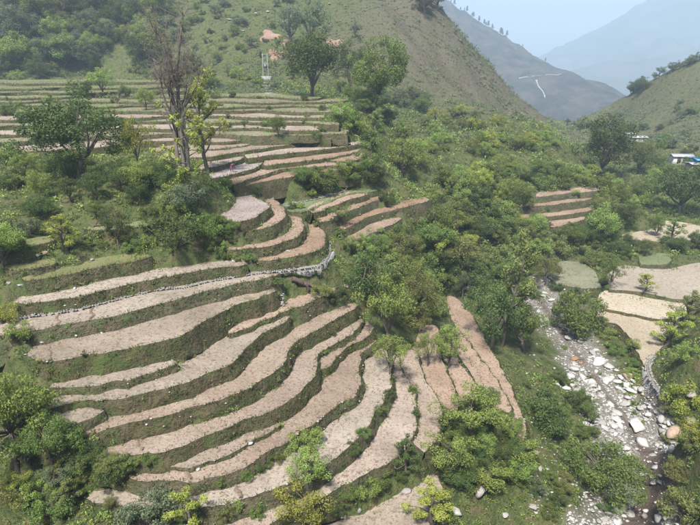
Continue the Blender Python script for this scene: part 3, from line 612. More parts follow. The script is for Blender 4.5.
def proto(kind, seed):
    """returns (trunk mesh, crown mesh); about 1 unit = full height"""
    r = np.random.default_rng(seed); T = Soup(); K = Soup()
    if kind in ('round', 'spread', 'loose'):
        ht = {'round': .14, 'spread': .30, 'loose': .20}[kind]; wid = {'round': .42, 'spread': .56, 'loose': .40}[kind]
        ch = (1 - ht) / 2; cz = ht + ch * .98; lean = r.normal(size=2) * .05
        ncl = {'round': 44, 'spread': 52, 'loose': 30}[kind]; lr = {'round': .15, 'spread': .135, 'loose': .12}[kind]; nl = {'round': 210, 'spread': 220, 'loose': 175}[kind]
        top = np.array((lean[0], lean[1], ht)); limb(T, (0, 0, -.03), top, .034, .026, r, .06)
        cents = []
        while len(cents) < ncl:
            d = r.normal(size=3); d /= np.linalg.norm(d); q = d * (0.45 + .55 * r.random() ** .5) * (1 + .30 * math.sin(2.1 * d[0] * 2 + seed) * math.cos(2.7 * d[1] + 1.3 * seed) + .2 * math.sin(5 * d[2] + seed))
            if q[2] < -.72: continue
            c = np.array((q[0] * wid, q[1] * wid, cz + q[2] * ch * (.9 if q[2] > 0 else .75))) + r.normal(size=3) * .035
            if all(np.linalg.norm(c - e) > lr * .62 for e in cents) or r.random() < .08: cents.append(c)
        mains = []
        for i in range(6):
            an = i * 1.05 + r.random() * .6; e = np.array((math.cos(an) * wid * .5, math.sin(an) * wid * .5, cz + (r.random() - .35) * ch * .8))
            mains.append(limb(T, top - (0, 0, .02 * i / 6), e, .018, .007, r, .12))
        mains.append(limb(T, top, (lean[0], lean[1], cz + ch * .5), .02, .006, r, .05)); allp = np.concatenate(mains)
        for c in cents:
            j = allp[np.argmin(np.linalg.norm(allp - c, axis=1))]; limb(T, j, c, .006, .002, r, .1, 4, 4)
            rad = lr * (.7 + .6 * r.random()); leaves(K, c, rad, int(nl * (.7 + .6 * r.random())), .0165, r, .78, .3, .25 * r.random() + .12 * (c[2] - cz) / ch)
    elif kind == 'bush':
        for i in range(26):
            an = r.random() * 6.28; q = r.random() ** .5
            c = np.array((math.cos(an) * q * .55, math.sin(an) * q * .55, .12 + .7 * r.random() * (1 - .55 * q * q)))
            limb(T, (c[0] * .15, c[1] * .15, -.03), c, .014, .004, r, .12, 4, 4)
            leaves(K, c, .19 * (.65 + .6 * r.random()), 190, .027, r, .85, .3, .28 * r.random())
    elif kind == 'tuft':          # lopped fodder tree: bare limbs ending in leaf tufts
        p = limb(T, (0, 0, -.03), (r.normal() * .04, r.normal() * .04, .84), .030, .010, r, .05, 9, 7)
        tops = [p[-1] + (0, 0, .07)]
        for i in range(11):
            b = p[min(8, 2 + int(i * .6))]; an = i * 2.4 + r.random(); L = .20 * (1.15 - .07 * i) * (.6 + .6 * r.random()) + .05
            e = b + (math.cos(an) * L, math.sin(an) * L, .12 + .14 * r.random()); limb(T, b, e, .012, .005, r, .18, 5, 5); tops.append(e); tops.append((b + e) / 2 + (0, 0, .03))
        for c in tops: leaves(K, c, .068 * (.7 + .6 * r.random()), 170, .0145, r, 1.0, .2, .3 * r.random())
    elif kind == 'pine':
        limb(T, (0, 0, -.03), (0, 0, 1), .022, .004, r, .01, 6, 6)
        for i in range(34):
            h = .25 + .72 * i / 34; w = .24 * (1.02 - h) ** .7 * (.7 + .5 * r.random()); an = i * 2.4
            e = np.array((math.cos(an) * w, math.sin(an) * w, h - .02)); limb(T, (0, 0, h), e, .006, .002, r, .05, 3, 4)
            leaves(K, e * (.75, .75, 1), .075, 60, .03, r, .55, .2, .2 * r.random())
    elif kind == 'weeping':       # soft feathery tree
        top = (0, 0, .34); limb(T, (0, 0, -.03), top, .03, .022, r, .05)
        for i in range(34):
            an = r.random() * 6.28; q = r.random() ** .5; e = np.array((math.cos(an) * q * .52, math.sin(an) * q * .52, .34 + .5 * (1 - q * q) * (.4 + .7 * r.random())))
            pp = limb(T, top, e, .009, .003, r, .15, 5, 4)
            for c in (e, pp[3], e + (r.normal() * .05, r.normal() * .05, -.07)): leaves(K, c, .10, 120, .013, r, .7, .4, .3 * r.random())
    elif kind == 'sprig':         # young sapling / tall weed
        for i in range(5):
            e = np.array((r.normal() * .16, r.normal() * .16, .55 + .4 * r.random())); pp = limb(T, (r.normal() * .03, r.normal() * .03, -.03), e, .012, .004, r, .08, 4, 4)
            for c in (pp[1], pp[2], pp[3]): leaves(K, c, .14, 36, .05, r, .9, .3, .3 * r.random())
    return T.mesh('trunk_' + kind, M['bark'], True), K.mesh('crown_' + kind, M['mid'])
PROTO = {k: [proto(k, s) for s in seeds] for k, seeds in {'round': (11, 12, 13, 14), 'spread': (21, 22), 'loose': (31, 32, 33), 'bush': (41, 42, 43, 44), 'tuft': (51, 52, 53), 'pine': (61, 62), 'weeping': (71, 72), 'sprig': (81, 82)}.items()}
NAMES = {'tuft': 'lopped_tree', 'pine': 'pine_tree', 'weeping': 'feathery_tree', 'loose': 'open_crowned_tree', 'spread': 'spreading_tree', 'round': 'round_crowned_tree', 'sprig': 'sapling', 'bush': 'bush'}
TREES = []
def plant(name, p, height, kind, mat, label, cat, group=None, wx=1.0, seed=None, part='crown', sink=0.0):
    r = random.Random(seed if seed is not None else int(p[0] * 91 + p[1] * 37 + height * 11))
    tm, cm = PROTO[kind][r.randrange(len(PROTO[kind]))]
    o = empty(name, (p[0], p[1], p[2] - sink), r.random() * 6.28); o.scale = (height * wx, height * wx, height)
    o.rotation_euler[0] = r.gauss(0, .04); o.rotation_euler[1] = r.gauss(0, .04)
    tag(o, label, cat, group)
    obj('stem' if cat == 'bush' else 'trunk', tm, o)
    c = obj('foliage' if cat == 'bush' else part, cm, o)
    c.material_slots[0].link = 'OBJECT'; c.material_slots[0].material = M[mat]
    TREES.append((o, p)); return o
def tree_px(u, v, hpx, kind, mat, label, cat='tree', name=None, group=None, wpx=None, seed=None):
    """u, v: pixel of the foot on the ground; hpx height in pixels"""
    p = hit(u, v)
    if p is None: return
    m = mpp(p); h = hpx * m
    nat = {'round': .9, 'spread': 1.2, 'loose': .85, 'bush': 1.3, 'tuft': .6, 'pine': .45, 'weeping': 1.15, 'sprig': .6}[kind]
    wx = 1.0 if wpx is None else wpx / (hpx * nat)
    return plant(name or ('bush' if cat == 'bush' else 'broadleaf_tree'), p, h, kind, mat, label, cat, group, wx, seed)
# --- trees one can point to (foot u, foot v, height, kind, leaves, label, category, width)
for a in [
 (78, 184, 86, 'spread', 'dark', 'large dark green spreading tree with a leaning limb beside the upper fields', 'tree', 96),
 (138, 172, 56, 'loose', 'yellow', 'yellow green slender tree just left of the tall dead tree', 'tree', 28),
 (208, 172, 92, 'tuft', 'yellow', 'slender tree with yellow green tufts just right of the dead trunk', 'tree', 46),
 (312, 96, 62, 'round', 'dark', 'dark layered round tree above the brown terraces, below the red landslip', 'tree', 56),
 (377, 117, 72, 'spread', 'mid', 'broad green tree with forked bare trunk at the foot of the dry hill', 'tree', 62),
 (350, 98, 56, 'loose', 'dark', 'dark green tree between the layered tree and the forked tree', 'tree', 30),
 (312, 52, 50, 'loose', 'grey', 'pale grey green tree on the hillside above the dark layered tree', 'tree', 34),
 (292, 46, 42, 'loose', 'grey', 'pale thin tree on the hillside left of its taller neighbour', 'tree', 28),
 (355, 38, 15, 'loose', 'grey', 'tiny lone tree in the middle of the dry brown hill', 'tree', None),
 (600, 176, 58, 'round', 'dark', 'large dark tree in the valley, tallest before the far ridge', 'tree', 54),
 (640, 174, 32, 'round', 'mid', 'round green tree left of the grey roofed houses', 'tree', 30),
 (679, 214, 52, 'round', 'dark', 'big dark blue green tree at the right edge below the houses', 'tree', 56),
 (502, 346, 112, 'tuft', 'olive', 'tall tree with olive green tufts at its tip beside the stream', 'tree', 44),
 (492, 348, 74, 'loose', 'dark', 'dense dark green tree on the bank around the tufted tree', 'tree', 56),
 (524, 352, 60, 'loose', 'mid', 'leafy green tree on the bank, right of the dense dark tree', 'tree', 44),
 (576, 331, 54, 'bush', 'mid', 'round deep green bush standing alone between stream and straw field', 'bush', 54),
 (663, 348, 42, 'tuft', 'yellow', 'lopped tree with yellow green tufts at the edge of the straw field', 'tree', 36),
 (684, 324, 34, 'tuft', 'olive', 'lopped tree beside the white channel on the right edge', 'tree', 30),
 (645, 292, 20, 'tuft', 'yellow', 'small lopped tree alone in the fallow field', 'tree', 20),
 (390, 374, 44, 'loose', 'light', 'light green tree at the top of the right hand soil strips', 'tree', 34),
 (448, 368, 50, 'loose', 'light', 'light green tree among the narrow soil strips', 'tree', 34),
 (428, 366, 40, 'loose', 'light', 'slim light green tree left of a similar one among the narrow strips', 'tree', 22),
 (370, 308, 64, 'loose', 'dark', 'dark green tree at the right end of the soil terraces', 'tree', 50),
 (388, 346, 78, 'loose', 'light', 'light green tree in front of the dark tree at the terrace end', 'tree', 50),
 (416, 326, 72, 'weeping', 'olive', 'olive green feathery tree right of the light green tree at the terrace end', 'tree', 50),
 (462, 300, 36, 'weeping', 'grey', 'grey green tree with a straight dark trunk above the red strip', 'tree', 26),
 (18, 470, 128, 'weeping', 'light', 'large soft light green tree filling the lower left edge', 'tree', 105),
 (52, 462, 70, 'weeping', 'mid', 'leafy green tree leaning over the left ends of the soil terraces', 'tree', 66),
 (4, 266, 46, 'round', 'light', 'bright green tree at the left edge above the first soil field', 'tree', 40),
 (8, 322, 28, 'bush', 'yellow', 'bright yellow green bush at the left end of the stone channel', 'bush', 26),
 (20, 338, 24, 'bush', 'light', 'light green bush below the left end of the stone channel', 'bush', 26),
 (68, 252, 38, 'tuft', 'yellow', 'small yellow green tree on the grassy steps at the left', 'tree', 32),
 (30, 234, 24, 'bush', 'grey', 'grey green round bush above the grassy steps at the left', 'bush', 26),
 (119, 248, 46, 'loose', 'dark', 'narrow dark green tree on the grassy bank above the first soil field', 'tree', 26),
 (178, 244, 44, 'bush', 'dark', 'dark green bush clump on the bank left of the pale curved field', 'bush', 52),
 (208, 238, 34, 'bush', 'mid', 'leafy green bush directly left of the pale curved field', 'bush', 32),
 (190, 214, 34, 'round', 'grey', 'grey green bushy tree at the foot of the dead tree', 'tree', 38),
 (225, 188, 16, 'bush', 'light', 'bright round bush at the upper tip of the pale curved field', 'bush', 16),
 (151, 524, 50, 'bush', 'grey', 'blue green bush at the bottom left below the soil terraces', 'bush', 62),
 (188, 532, 46, 'tuft', 'yellow', 'yellow green leafy shrub at the bottom edge right of the blue green bush', 'bush', 44),
 (308, 486, 48, 'loose', 'light', 'light green small tree among the lower soil strips', 'tree', 42),
 (306, 530, 56, 'loose', 'yellow', 'yellow green small tree at the bottom edge in front of the soil strips', 'tree', 50),
 (305, 446, 30, 'bush', 'light', 'light green bush on the bank between two lower soil strips', 'bush', 36),
 (406, 476, 44, 'tuft', 'dark', 'dark sparse small tree at the corner of the last soil strip', 'tree', 30),
 (470, 440, 58, 'loose', 'light', 'big light green leafy tree right of the soil strips', 'tree', 62),
 (452, 478, 52, 'loose', 'light', 'light green tree below the big leafy one at the lower middle', 'tree', 48),
 (432, 524, 42, 'tuft', 'yellow', 'pale yellow green shrub at the bottom edge right of the last field', 'bush', 50),
 (600, 494, 74, 'weeping', 'mid', 'feathery green tree with flat crown beside the stones at lower right', 'tree', 92),
 (543, 426, 46, 'bush', 'dark', 'dark green bush on the bank right of the red soil strip', 'bush', 52),
 (682, 410, 36, 'bush', 'yellow', 'yellow green bush on the grassy slope at the right edge', 'bush', 40),
 (690, 522, 46, 'bush', 'olive', 'olive bush in the lower right corner', 'bush', 60),
 (692, 452, 34, 'bush', 'olive', 'olive green bush on the rock at the right edge', 'bush', 34),
 (686, 360, 22, 'bush', 'light', 'low light green bush on the slope above the white channel wall', 'bush', 30),
 (320, 190, 26, 'bush', 'mid', 'dark green rounded thicket bush above the bright green crop field', 'bush', 40),
 (370, 176, 46, 'tuft', 'mid', 'tall tufted green tree at the right end of the pink fields', 'tree', 34),
 (402, 178, 42, 'loose', 'light', 'pale green tree right of the pink fields', 'tree', 40),
 (386, 204, 18, 'bush', 'dark', 'dark round bush on the small strips right of the crop field', 'bush', 18),
 (279, 137, 22, 'round', 'mid', 'round green tree alone among the brown upper terraces', 'tree', 16),
 (316, 147, 17, 'loose', 'mid', 'small tree on the edge of the pink field', 'tree', 12),
 (146, 110, 22, 'round', 'light', 'light green round tree on the upper terraces left of the dead tree', 'tree', 18),
 (104, 96, 28, 'loose', 'light', 'pale tree on the upper grass terraces above the large dark tree', 'tree', 26),
 (127, 96, 16, 'bush', 'mid', 'green bush beside the pale tree on the upper grass terraces', 'bush', 18),
 (82, 96, 18, 'bush', 'dark', 'dark bush left of the pale tree on the upper grass terraces', 'bush', 24),
 (37, 79, 20, 'round', 'dark', 'small dark round tree at the top of the upper grass terraces', 'tree', 18),
 (8, 114, 14, 'bush', 'mid', 'green bush at the left edge of the upper terraces', 'bush', 18),
 (600, 245, 42, 'round', 'light', 'bright light green tree in the middle of the valley scrub', 'tree', 30),
 (655, 236, 22, 'round', 'mid', 'green tree at the left tip of the straw coloured valley field', 'tree', 16),
 (672, 242, 26, 'tuft', 'mid', 'branching tree at the front edge of the straw valley field', 'tree', 24),
 (610, 288, 32, 'loose', 'mid', 'slim green tree at the left of the fallow field', 'tree', 22),
 (545, 285, 40, 'weeping', 'olive', 'feathery olive bush right of the tall tufted tree', 'tree', 34),
]:
    u, v, h, kind, mat, lab, cat, w = a
    nm = NAMES[kind] if cat == 'tree' else 'bush'
    tree_px(u, v, h, kind, mat, lab, cat, nm, None, w)
# --- woods and thickets: every tree its own, within an outline of the place
def inpoly(poly, u, v): return bool(inside(np.array(poly, float), np.array([u], float), np.array([v], float))[0])
def wood(poly, n, hm, kinds, mats, label, cat, group, gap=1.0, seed=1, keep_off=True, name=None):
    r = random.Random(seed); pts = []; poly = P(poly); us = [p[0] for p in poly]; vs = [p[1] for p in poly]; tries = 0
    while len(pts) < n and tries < n * 60:
        tries += 1; u = r.uniform(min(us), max(us)); v = r.uniform(min(vs), max(vs))
        if not inpoly(poly, u, v): continue
        p = hit(u, v)
        if p is None or p[1] > 420: continue
        if keep_off and any(inside(T4, np.array([p[0]]), np.array([p[1]]))[0] for k, kd, z, T4 in TREADS if abs(z - p[2]) < .6): continue
        h = r.uniform(*hm)
        if 520 < u < 600 and 190 < v < 236: h = min(h, r.uniform(.7, 1.5))
        if 318 < u < 425 and 196 < v < 240: h = min(h, r.uniform(.6, 1.3))
        if any(abs(u - a) < gap * (h / mpp(p)) * .42 and abs(v - b) < gap * (h / mpp(p)) * .26 for a, b in pts): continue
        pts.append((u, v))
        fu, fv, fh = (u - min(us)) / (max(us) - min(us)), (v - min(vs)) / (max(vs) - min(vs)), (h - hm[0]) / (hm[1] - hm[0])
        size = 'tall ' if fh > .72 else ('small ' if fh < .28 else '')
        place = ('upper ' if fv < .33 else 'lower ' if fv > .67 else '') + ('left' if fu < .33 else 'right' if fu > .67 else 'middle')
        k = r.choice(kinds); cat_ = cat if k not in ('bush', 'sprig') else 'bush'
        mt = r.choice(mats)
        col = {'dark': 'dark green', 'mid': 'mid green', 'light': 'light green', 'yellow': 'yellow green', 'grey': 'grey green', 'olive': 'olive green'}[mt]
        plant('low_shrub' if k == 'bush' and h < 1.5 else NAMES[k], p, h, k, mt, ('' if k == 'bush' and h < 1.5 else size) + label.format(c=col, f={'round': ' round', 'loose': ' open', 'spread': ' spreading', 'tuft': ' tufted', 'bush': '', 'weeping': ' feathery', 'pine': '', 'sprig': ''}[k], t='sapling' if k == 'sprig' else 'low shrub' if k == 'bush' and h < 1.5 else 'bush' if cat_ == 'bush' else 'tree', p=place), cat_, group, r.uniform(.85, 1.3), seed=r.randrange(10 ** 6))
wood('0,0 165,0 160,40 150,72 60,72 0,78', 52, (5.5, 11), ('round', 'loose', 'round', 'spread'), ('dark', 'mid', 'grey', 'olive', 'light', 'grey', 'dark'), '{c}{f} {t}, {p} of the hillside wood at upper left', 'tree', 'trees of the upper left wood', .75, 3)
wood('165,0 300,0 285,40 255,60 230,85 170,82', 34, (1.6, 4.2), ('bush', 'loose', 'bush'), ('mid', 'grey', 'light', 'grey'), '{c}{f} {t}, {p} of the grassy slope behind the dead tree', 'tree', 'scrub on the slope behind the dead tree', 1.0, 4)
wood('285,88 420,92 430,112 400,128 345,126 330,104 285,100', 24, (2.4, 5.0), ('round', 'bush', 'loose'), ('dark', 'mid', 'mid', 'grey'), '{c}{f} {t}, {p} of the belt under the dry hill', 'tree', 'trees at the foot of the dry hill', .8, 5)
wood('335,125 400,128 440,150 430,175 380,160 365,140', 16, (2.2, 4.2), ('loose', 'tuft', 'bush'), ('light', 'mid', 'light'), '{c}{f} {t}, {p}, right of the brown terraces', 'tree', 'trees right of the upper brown terraces', .8, 6)
wood('420,112 520,120 575,150 590,180 520,185 470,170 430,150', 40, (2.0, 4.0), ('loose', 'bush', 'weeping', 'loose'), ('light', 'yellow', 'olive', 'light', 'mid'), '{c}{f} {t}, {p} of the open orchard slope below the dry ridge', 'tree', 'trees of the orchard slope', .8, 7)
wood('432,180 465,172 520,190 540,230 520,262 500,285 470,290 440,285 425,250 430,215', 84, (2.4, 5.0), ('round', 'bush', 'bush', 'loose', 'bush', 'tuft'), ('dark', 'mid', 'mid', 'light', 'dark', 'olive', 'light', 'yellow'), '{c}{f} {t}, {p} of the thicket between fields and stream', 'tree', 'trees of the thicket above the stream', .62, 8)
wood('345,252 400,235 430,250 440,300 420,322 395,300 360,268 345,260', 22, (2.0, 4.6), ('loose', 'bush', 'tuft', 'round'), ('mid', 'light', 'light', 'olive'), '{c}{f} {t}, {p} of the slope right of the curved fields', 'tree', 'trees right of the curved fields', .7, 9)
wood('540,160 590,180 660,182 655,215 610,240 560,262 525,262 535,225 505,205 525,185', 66, (2.2, 4.6), ('round', 'bush', 'loose', 'bush'), ('mid', 'dark', 'light', 'mid', 'olive', 'light'), '{c}{f} {t}, {p} of the scrub of the valley floor', 'tree', 'trees of the valley scrub', .62, 10)
wood('600,242 640,244 700,246 700,262 672,262 636,256 600,266', 16, (1.6, 3.0), ('bush', 'round', 'bush'), ('dark', 'mid', 'dark'), '{c}{f} {t}, {p} of the hedge between the valley fields', 'tree', 'hedge between the valley fields', .6, 11)
wood('0,160 60,160 110,178 160,168 200,180 195,212 150,218 60,222 0,218', 28, (1.6, 3.8), ('round', 'bush', 'loose'), ('dark', 'dark', 'mid', 'dark', 'light'), '{c}{f} {t}, {p} of the thicket below the spreading tree', 'tree', 'thicket under the spreading tree', .62, 12)
wood('0,440 40,450 85,465 90,490 60,524 0,524', 15, (1.0, 2.4), ('loose', 'bush', 'bush', 'tuft'), ('mid', 'olive', 'yellow', 'grey', 'light'), '{c}{f} {t}, {p} of the thicket of the lower left corner', 'tree', 'lower left thicket', .6, 13)
wood('455,372 500,400 520,445 530,480 470,505 440,480 445,430', 36, (.9, 2.3), ('bush', 'loose', 'round'), ('light', 'mid', 'mid', 'dark'), '{c}{f} {t}, {p} of the bank below the narrow soil strips', 'tree', 'bank below the narrow strips', .6, 14)
wood('525,385 560,378 590,405 600,440 560,445 535,430', 18, (.8, 2.2), ('bush', 'loose', 'weeping'), ('mid', 'dark', 'mid'), '{c}{f} {t}, {p} of the bank left of the stony stream', 'tree', 'bank left of the stream', .6, 15)
wood('598,322 628,330 642,372 632,378 612,350', 8, (1.0, 1.9), ('bush',), ('dark', 'mid', 'light'), '{c}{f} {t}, {p} of the bank between straw field and stream', 'tree', 'bushes of the field bank', .55, 16)
wood('660,395 700,380 700,500 672,470', 12, (.8, 1.8), ('bush',), ('olive', 'mid', 'yellow'), '{c}{f} {t}, {p} of the slope at the right edge', 'tree', 'bushes of the right slope', .6, 17)
wood('536,262 600,262 612,290 596,296 552,290 536,280', 14, (.8, 1.7), ('bush', 'bush', 'round'), ('mid', 'olive', 'light', 'dark'), '{c}{f} {t}, {p} of the grey grass plot by the stream', 'tree', 'bushes round the grey grass plot', .5, 49)
wood('510,262 540,268 545,300 520,300', 7, (1.8, 3.2), ('round', 'bush'), ('mid', 'dark'), '{c}{f} {t}, {p}, beside the upper end of the stream bed', 'tree', 'trees at the upper end of the stream bed', .6, 18)
wood('560,120 600,118 700,100 700,160 640,138 600,150 570,150', 30, (2.0, 4.5), ('bush', 'bush', 'loose'), ('mid', 'dark', 'grey'), '{c}{f} {t}, {p}, at the foot of the far right hill', 'tree', 'trees below the far right hill', .7, 19)
wood('660,140 700,130 700,160 700,185 660,182', 10, (2.0, 4.0), ('round', 'bush'), ('dark', 'mid'), '{c}{f} {t}, {p}, around the hamlet', 'tree', 'trees around the hamlet', .6, 20)
for i, (u, v, h, k, mt, lab) in enumerate((
 (262, 470, 15, 'bush', 'dark', 'dark bush on a lower bank left of the light small trees'), (276, 462, 14, 'bush', 'mid', 'green bush on a lower bank, next right of a dark one'),
 (246, 478, 12, 'bush', 'mid', 'small green bush on the bank under the tenth strip'), (290, 500, 16, 'bush', 'dark', 'dark bush at the foot of the light small trees'),
 (348, 496, 18, 'bush', 'mid', 'green bush left on the lowest bank'), (366, 492, 24, 'bush', 'light', 'light green bush in the middle of the lowest bank'), (378, 484, 20, 'bush', 'mid', 'green bush right on the lowest bank'), (338, 512, 16, 'bush', 'dark', 'dark bush at the left foot of the lowest bank'),
 (352, 452, 13, 'bush', 'dark', 'dark low bush on the bank between the last two strips'), (364, 436, 13, 'bush', 'mid', 'green low bush on the bank between the last two strips'), (380, 412, 10, 'bush', 'mid', 'small green bush high on the bank between the last strips'), (389, 396, 10, 'bush', 'dark', 'small dark bush near the light tree on the strips'),
 (400, 478, 14, 'bush', 'dark', 'dark bush beside the sparse small tree'), (414, 392, 10, 'bush', 'mid', 'little green bush on the thin grass line between strips'), (416, 414, 9, 'bush', 'dark', 'little dark bush lower on the thin grass line between strips'),
 (150, 462, 12, 'bush', 'mid', 'low green bush on the bank at the lower left'), (136, 462, 12, 'bush', 'light', 'low light green bush on the bank at the lower left'), (108, 478, 30, 'bush', 'dark', 'dark bush at the left foot of the soil terraces'), (124, 470, 22, 'bush', 'mid', 'green bush at the left foot of the soil terraces'),
 (220, 484, 9, 'bush', 'mid', 'small green bush on the lip near the wedge field'), (258, 516, 14, 'bush', 'mid', 'green bush at the bottom below the last long strip'), (240, 512, 14, 'sprig', 'light', 'light green sapling below the last long strip'), (226, 516, 14, 'bush', 'olive', 'olive bush below the last long strip'),
 (332, 336, 8, 'bush', 'dark', 'small dark bush on a bank near the dark blue green tree'), (84, 357, 8, 'sprig', 'dark', 'small dark sapling on the bank of the third field'), (322, 296, 18, 'bush', 'olive', 'olive bush on the bank right of the fallen log'), (338, 300, 22, 'bush', 'dark', 'dark bush at the end of the upper soil strip'),
 (314, 222, 14, 'sprig', 'mid', 'green sapling where the curved fields meet the crop field'), (342, 226, 24, 'loose', 'mid', 'green small tree on the strips right of the curved fields'), (300, 208, 8, 'bush', 'light', 'light green bush on the stone edging of the crop field'),
 (256, 192, 8, 'bush', 'mid', 'small green bush at the upper tip of the ring shaped field'), (291, 209, 9, 'bush', 'mid', 'small green bush left of the crop field corner'), (308, 221, 9, 'bush', 'dark', 'dark bush at the head of the last curved field'), (318, 226, 9, 'bush', 'olive', 'olive bush between curved fields and red strips'),
 (340, 234, 10, 'bush', 'mid', 'green bush at the left end of the red strips'), (334, 222, 7, 'bush', 'dark', 'small dark bush in the red strips'), (216, 228, 15, 'bush', 'mid', 'green bush under the left end of the pale curved field'), (228, 258, 9, 'bush', 'mid', 'green bush above the right tip of the first soil field'), (256, 262, 7, 'bush', 'dark', 'small dark bush at the left end of the last curved field'), (278, 284, 9, 'bush', 'mid', 'green bush on the bank left of the fallen log'),
 (236, 260, 10, 'bush', 'olive', 'olive bush right on the bank above the first soil field'), (248, 260, 9, 'bush', 'mid', 'green bush at the tip of the first soil field below the rings'), (222, 258, 11, 'bush', 'dark', 'dark bush on the bank above the first soil field tip'), (212, 250, 12, 'bush', 'mid', 'green bush left of the dark one above the first soil field tip'),
 (144, 248, 13, 'sprig', 'light', 'light green sapling on the grassy bank'), (520, 470, 22, 'bush', 'mid', 'green bush on the bank beside the grey rocks'), (536, 490, 16, 'bush', 'grey', 'grey green bush in the grass at the lower middle'))):
    tree_px(u, v, h, k, mt, lab, 'bush', NAMES[k], None, h * 1.3 if k == 'bush' else None)
wood('300,172 362,168 376,186 345,190 320,196 300,198', 16, (1.0, 2.6), ('bush', 'bush', 'round'), ('dark', 'mid', 'light', 'mid'), '{c}{f} {t}, {p} of the green bank above the crop field', 'tree', 'bushes above the crop field', .5, 41)
wood('0,226 60,232 150,228 230,240 240,258 150,254 60,262 0,262', 22, (.5, 1.4), ('bush', 'bush', 'sprig'), ('dark', 'mid', 'light', 'grey', 'mid'), '{c}{f} {t}, {p} of the grassy steps at left', 'tree', 'bushes of the grassy steps', .5, 42)
wood('360,230 430,225 470,290 440,330 400,330', 22, (1.2, 3.0), ('bush', 'loose', 'sprig', 'bush'), ('light', 'light', 'mid', 'olive'), '{c}{f} {t}, {p} of the scrub beyond the terrace ends', 'tree', 'scrub beyond the terrace ends', .5, 43)
wood('200,30 300,60 330,92 220,86 180,60', 34, (1.0, 2.6), ('bush', 'bush', 'sprig'), ('mid', 'light', 'grey'), '{c}{f} {t}, {p} of the slope around the twin poles', 'tree', 'scrub around the twin poles', .6, 44)
wood('0,64 170,62 225,80 225,92 120,86 0,90', 40, (1.6, 3.8), ('bush', 'loose', 'bush', 'round'), ('mid', 'light', 'grey', 'olive', 'dark'), '{c}{f} {t}, {p} of the scrub above the grass terraces', 'tree', 'scrub above the grass terraces', .55, 45)
wood('225,92 330,98 335,138 225,138', 14, (.7, 1.6), ('bush', 'sprig', 'bush'), ('mid', 'light', 'dark'), '{c}{f} {t}, {p} of the brown upper terraces', 'tree', 'bushes of the brown upper terraces', .8, 46, False)
wood('0,92 225,90 225,135 150,140 0,118', 26, (.6, 1.7), ('bush', 'sprig', 'bush', 'loose'), ('mid', 'light', 'dark', 'olive'), '{c}{f} {t}, {p} of the green upper terraces', 'tree', 'bushes of the green upper terraces', .8, 50, False)
wood('480,470 560,440 625,470 640,520 470,524', 20, (.4, 1.2), ('bush', 'sprig', 'bush'), ('mid', 'light', 'olive', 'dark'), '{c}{f} {t}, {p} of the stony grass at lower middle', 'tree', 'bushes of the stony grass', .6, 51)
wood('545,300 580,335 620,380 650,420 640,440 600,420 570,370 545,330', 12, (.35, .8), ('bush',), ('mid', 'olive', 'light'), '{c}{f} {t}, {p} of the stream bed among stones', 'tree', 'bushes in the stream bed', .8, 52)
wood('70,432 100,432 100,470 132,474 132,512 84,512', 11, (.8, 1.8), ('bush', 'round'), ('dark', 'mid', 'olive'), '{c}{f} {t}, {p} of the left ends of the soil strips', 'tree', 'bushes at the left ends of the strips', .5, 47)
wood('195,218 232,224 240,256 200,250', 9, (.6, 1.5), ('bush',), ('dark', 'mid', 'mid'), '{c}{f} {t}, {p} of the bank under the pale curved field', 'tree', 'bushes under the pale curved field', .5, 48)
# trees standing on ridges
def ridge_row(pts, n, hm, kind, mat, label, group, seed, bv=None):
    r = random.Random(seed); c = resample(np.array(pts, float), n)
    for u, v in c:
        u += r.uniform(-5, 5); p = None
        for dv in np.arange(-4, 8, .35):
            p = hit_on(bv, u, v + dv) if bv else hit(u, v + dv)
            if p is not None and p[1] < 1900: break
        if p is None or p[1] > 1900: continue
        plant(NAMES[kind], p, r.uniform(*hm), kind, mat, label, 'tree', group, r.uniform(.9, 1.3), seed=r.randrange(10 ** 6))
ridge_row([(456, 6), (475, 17), (490, 24), (505, 36)], 18, (5, 13), 'pine', 'dark', 'small dark pine on the crest of the hazy mountain', 'pines on the hazy crest', 31, bvhA)
ridge_row([(505, 36), (520, 45), (545, 62)], 3, (5, 8), 'pine', 'dark', 'small dark pine on the crest of the hazy mountain', 'pines on the hazy crest', 32, bvhA)
ridge_row([(606, 97), (640, 88), (660, 80), (700, 66)], 20, (2.5, 5.5), 'loose', 'grey', 'thin grey green tree on the crest of the right hand hill', 'trees on the right crest', 33)
ridge_row([(619, 100), (640, 96)], 7, (4, 6), 'round', 'dark', 'dark round tree in the clump on the saddle of the right hill', 'trees on the saddle', 34)
ridge_row([(424, 18), (434, 14)], 3, (6, 9), 'loose', 'grey', 'grey tree on the top of the dry hill at the frame edge', 'trees on the dry hilltop', 35)
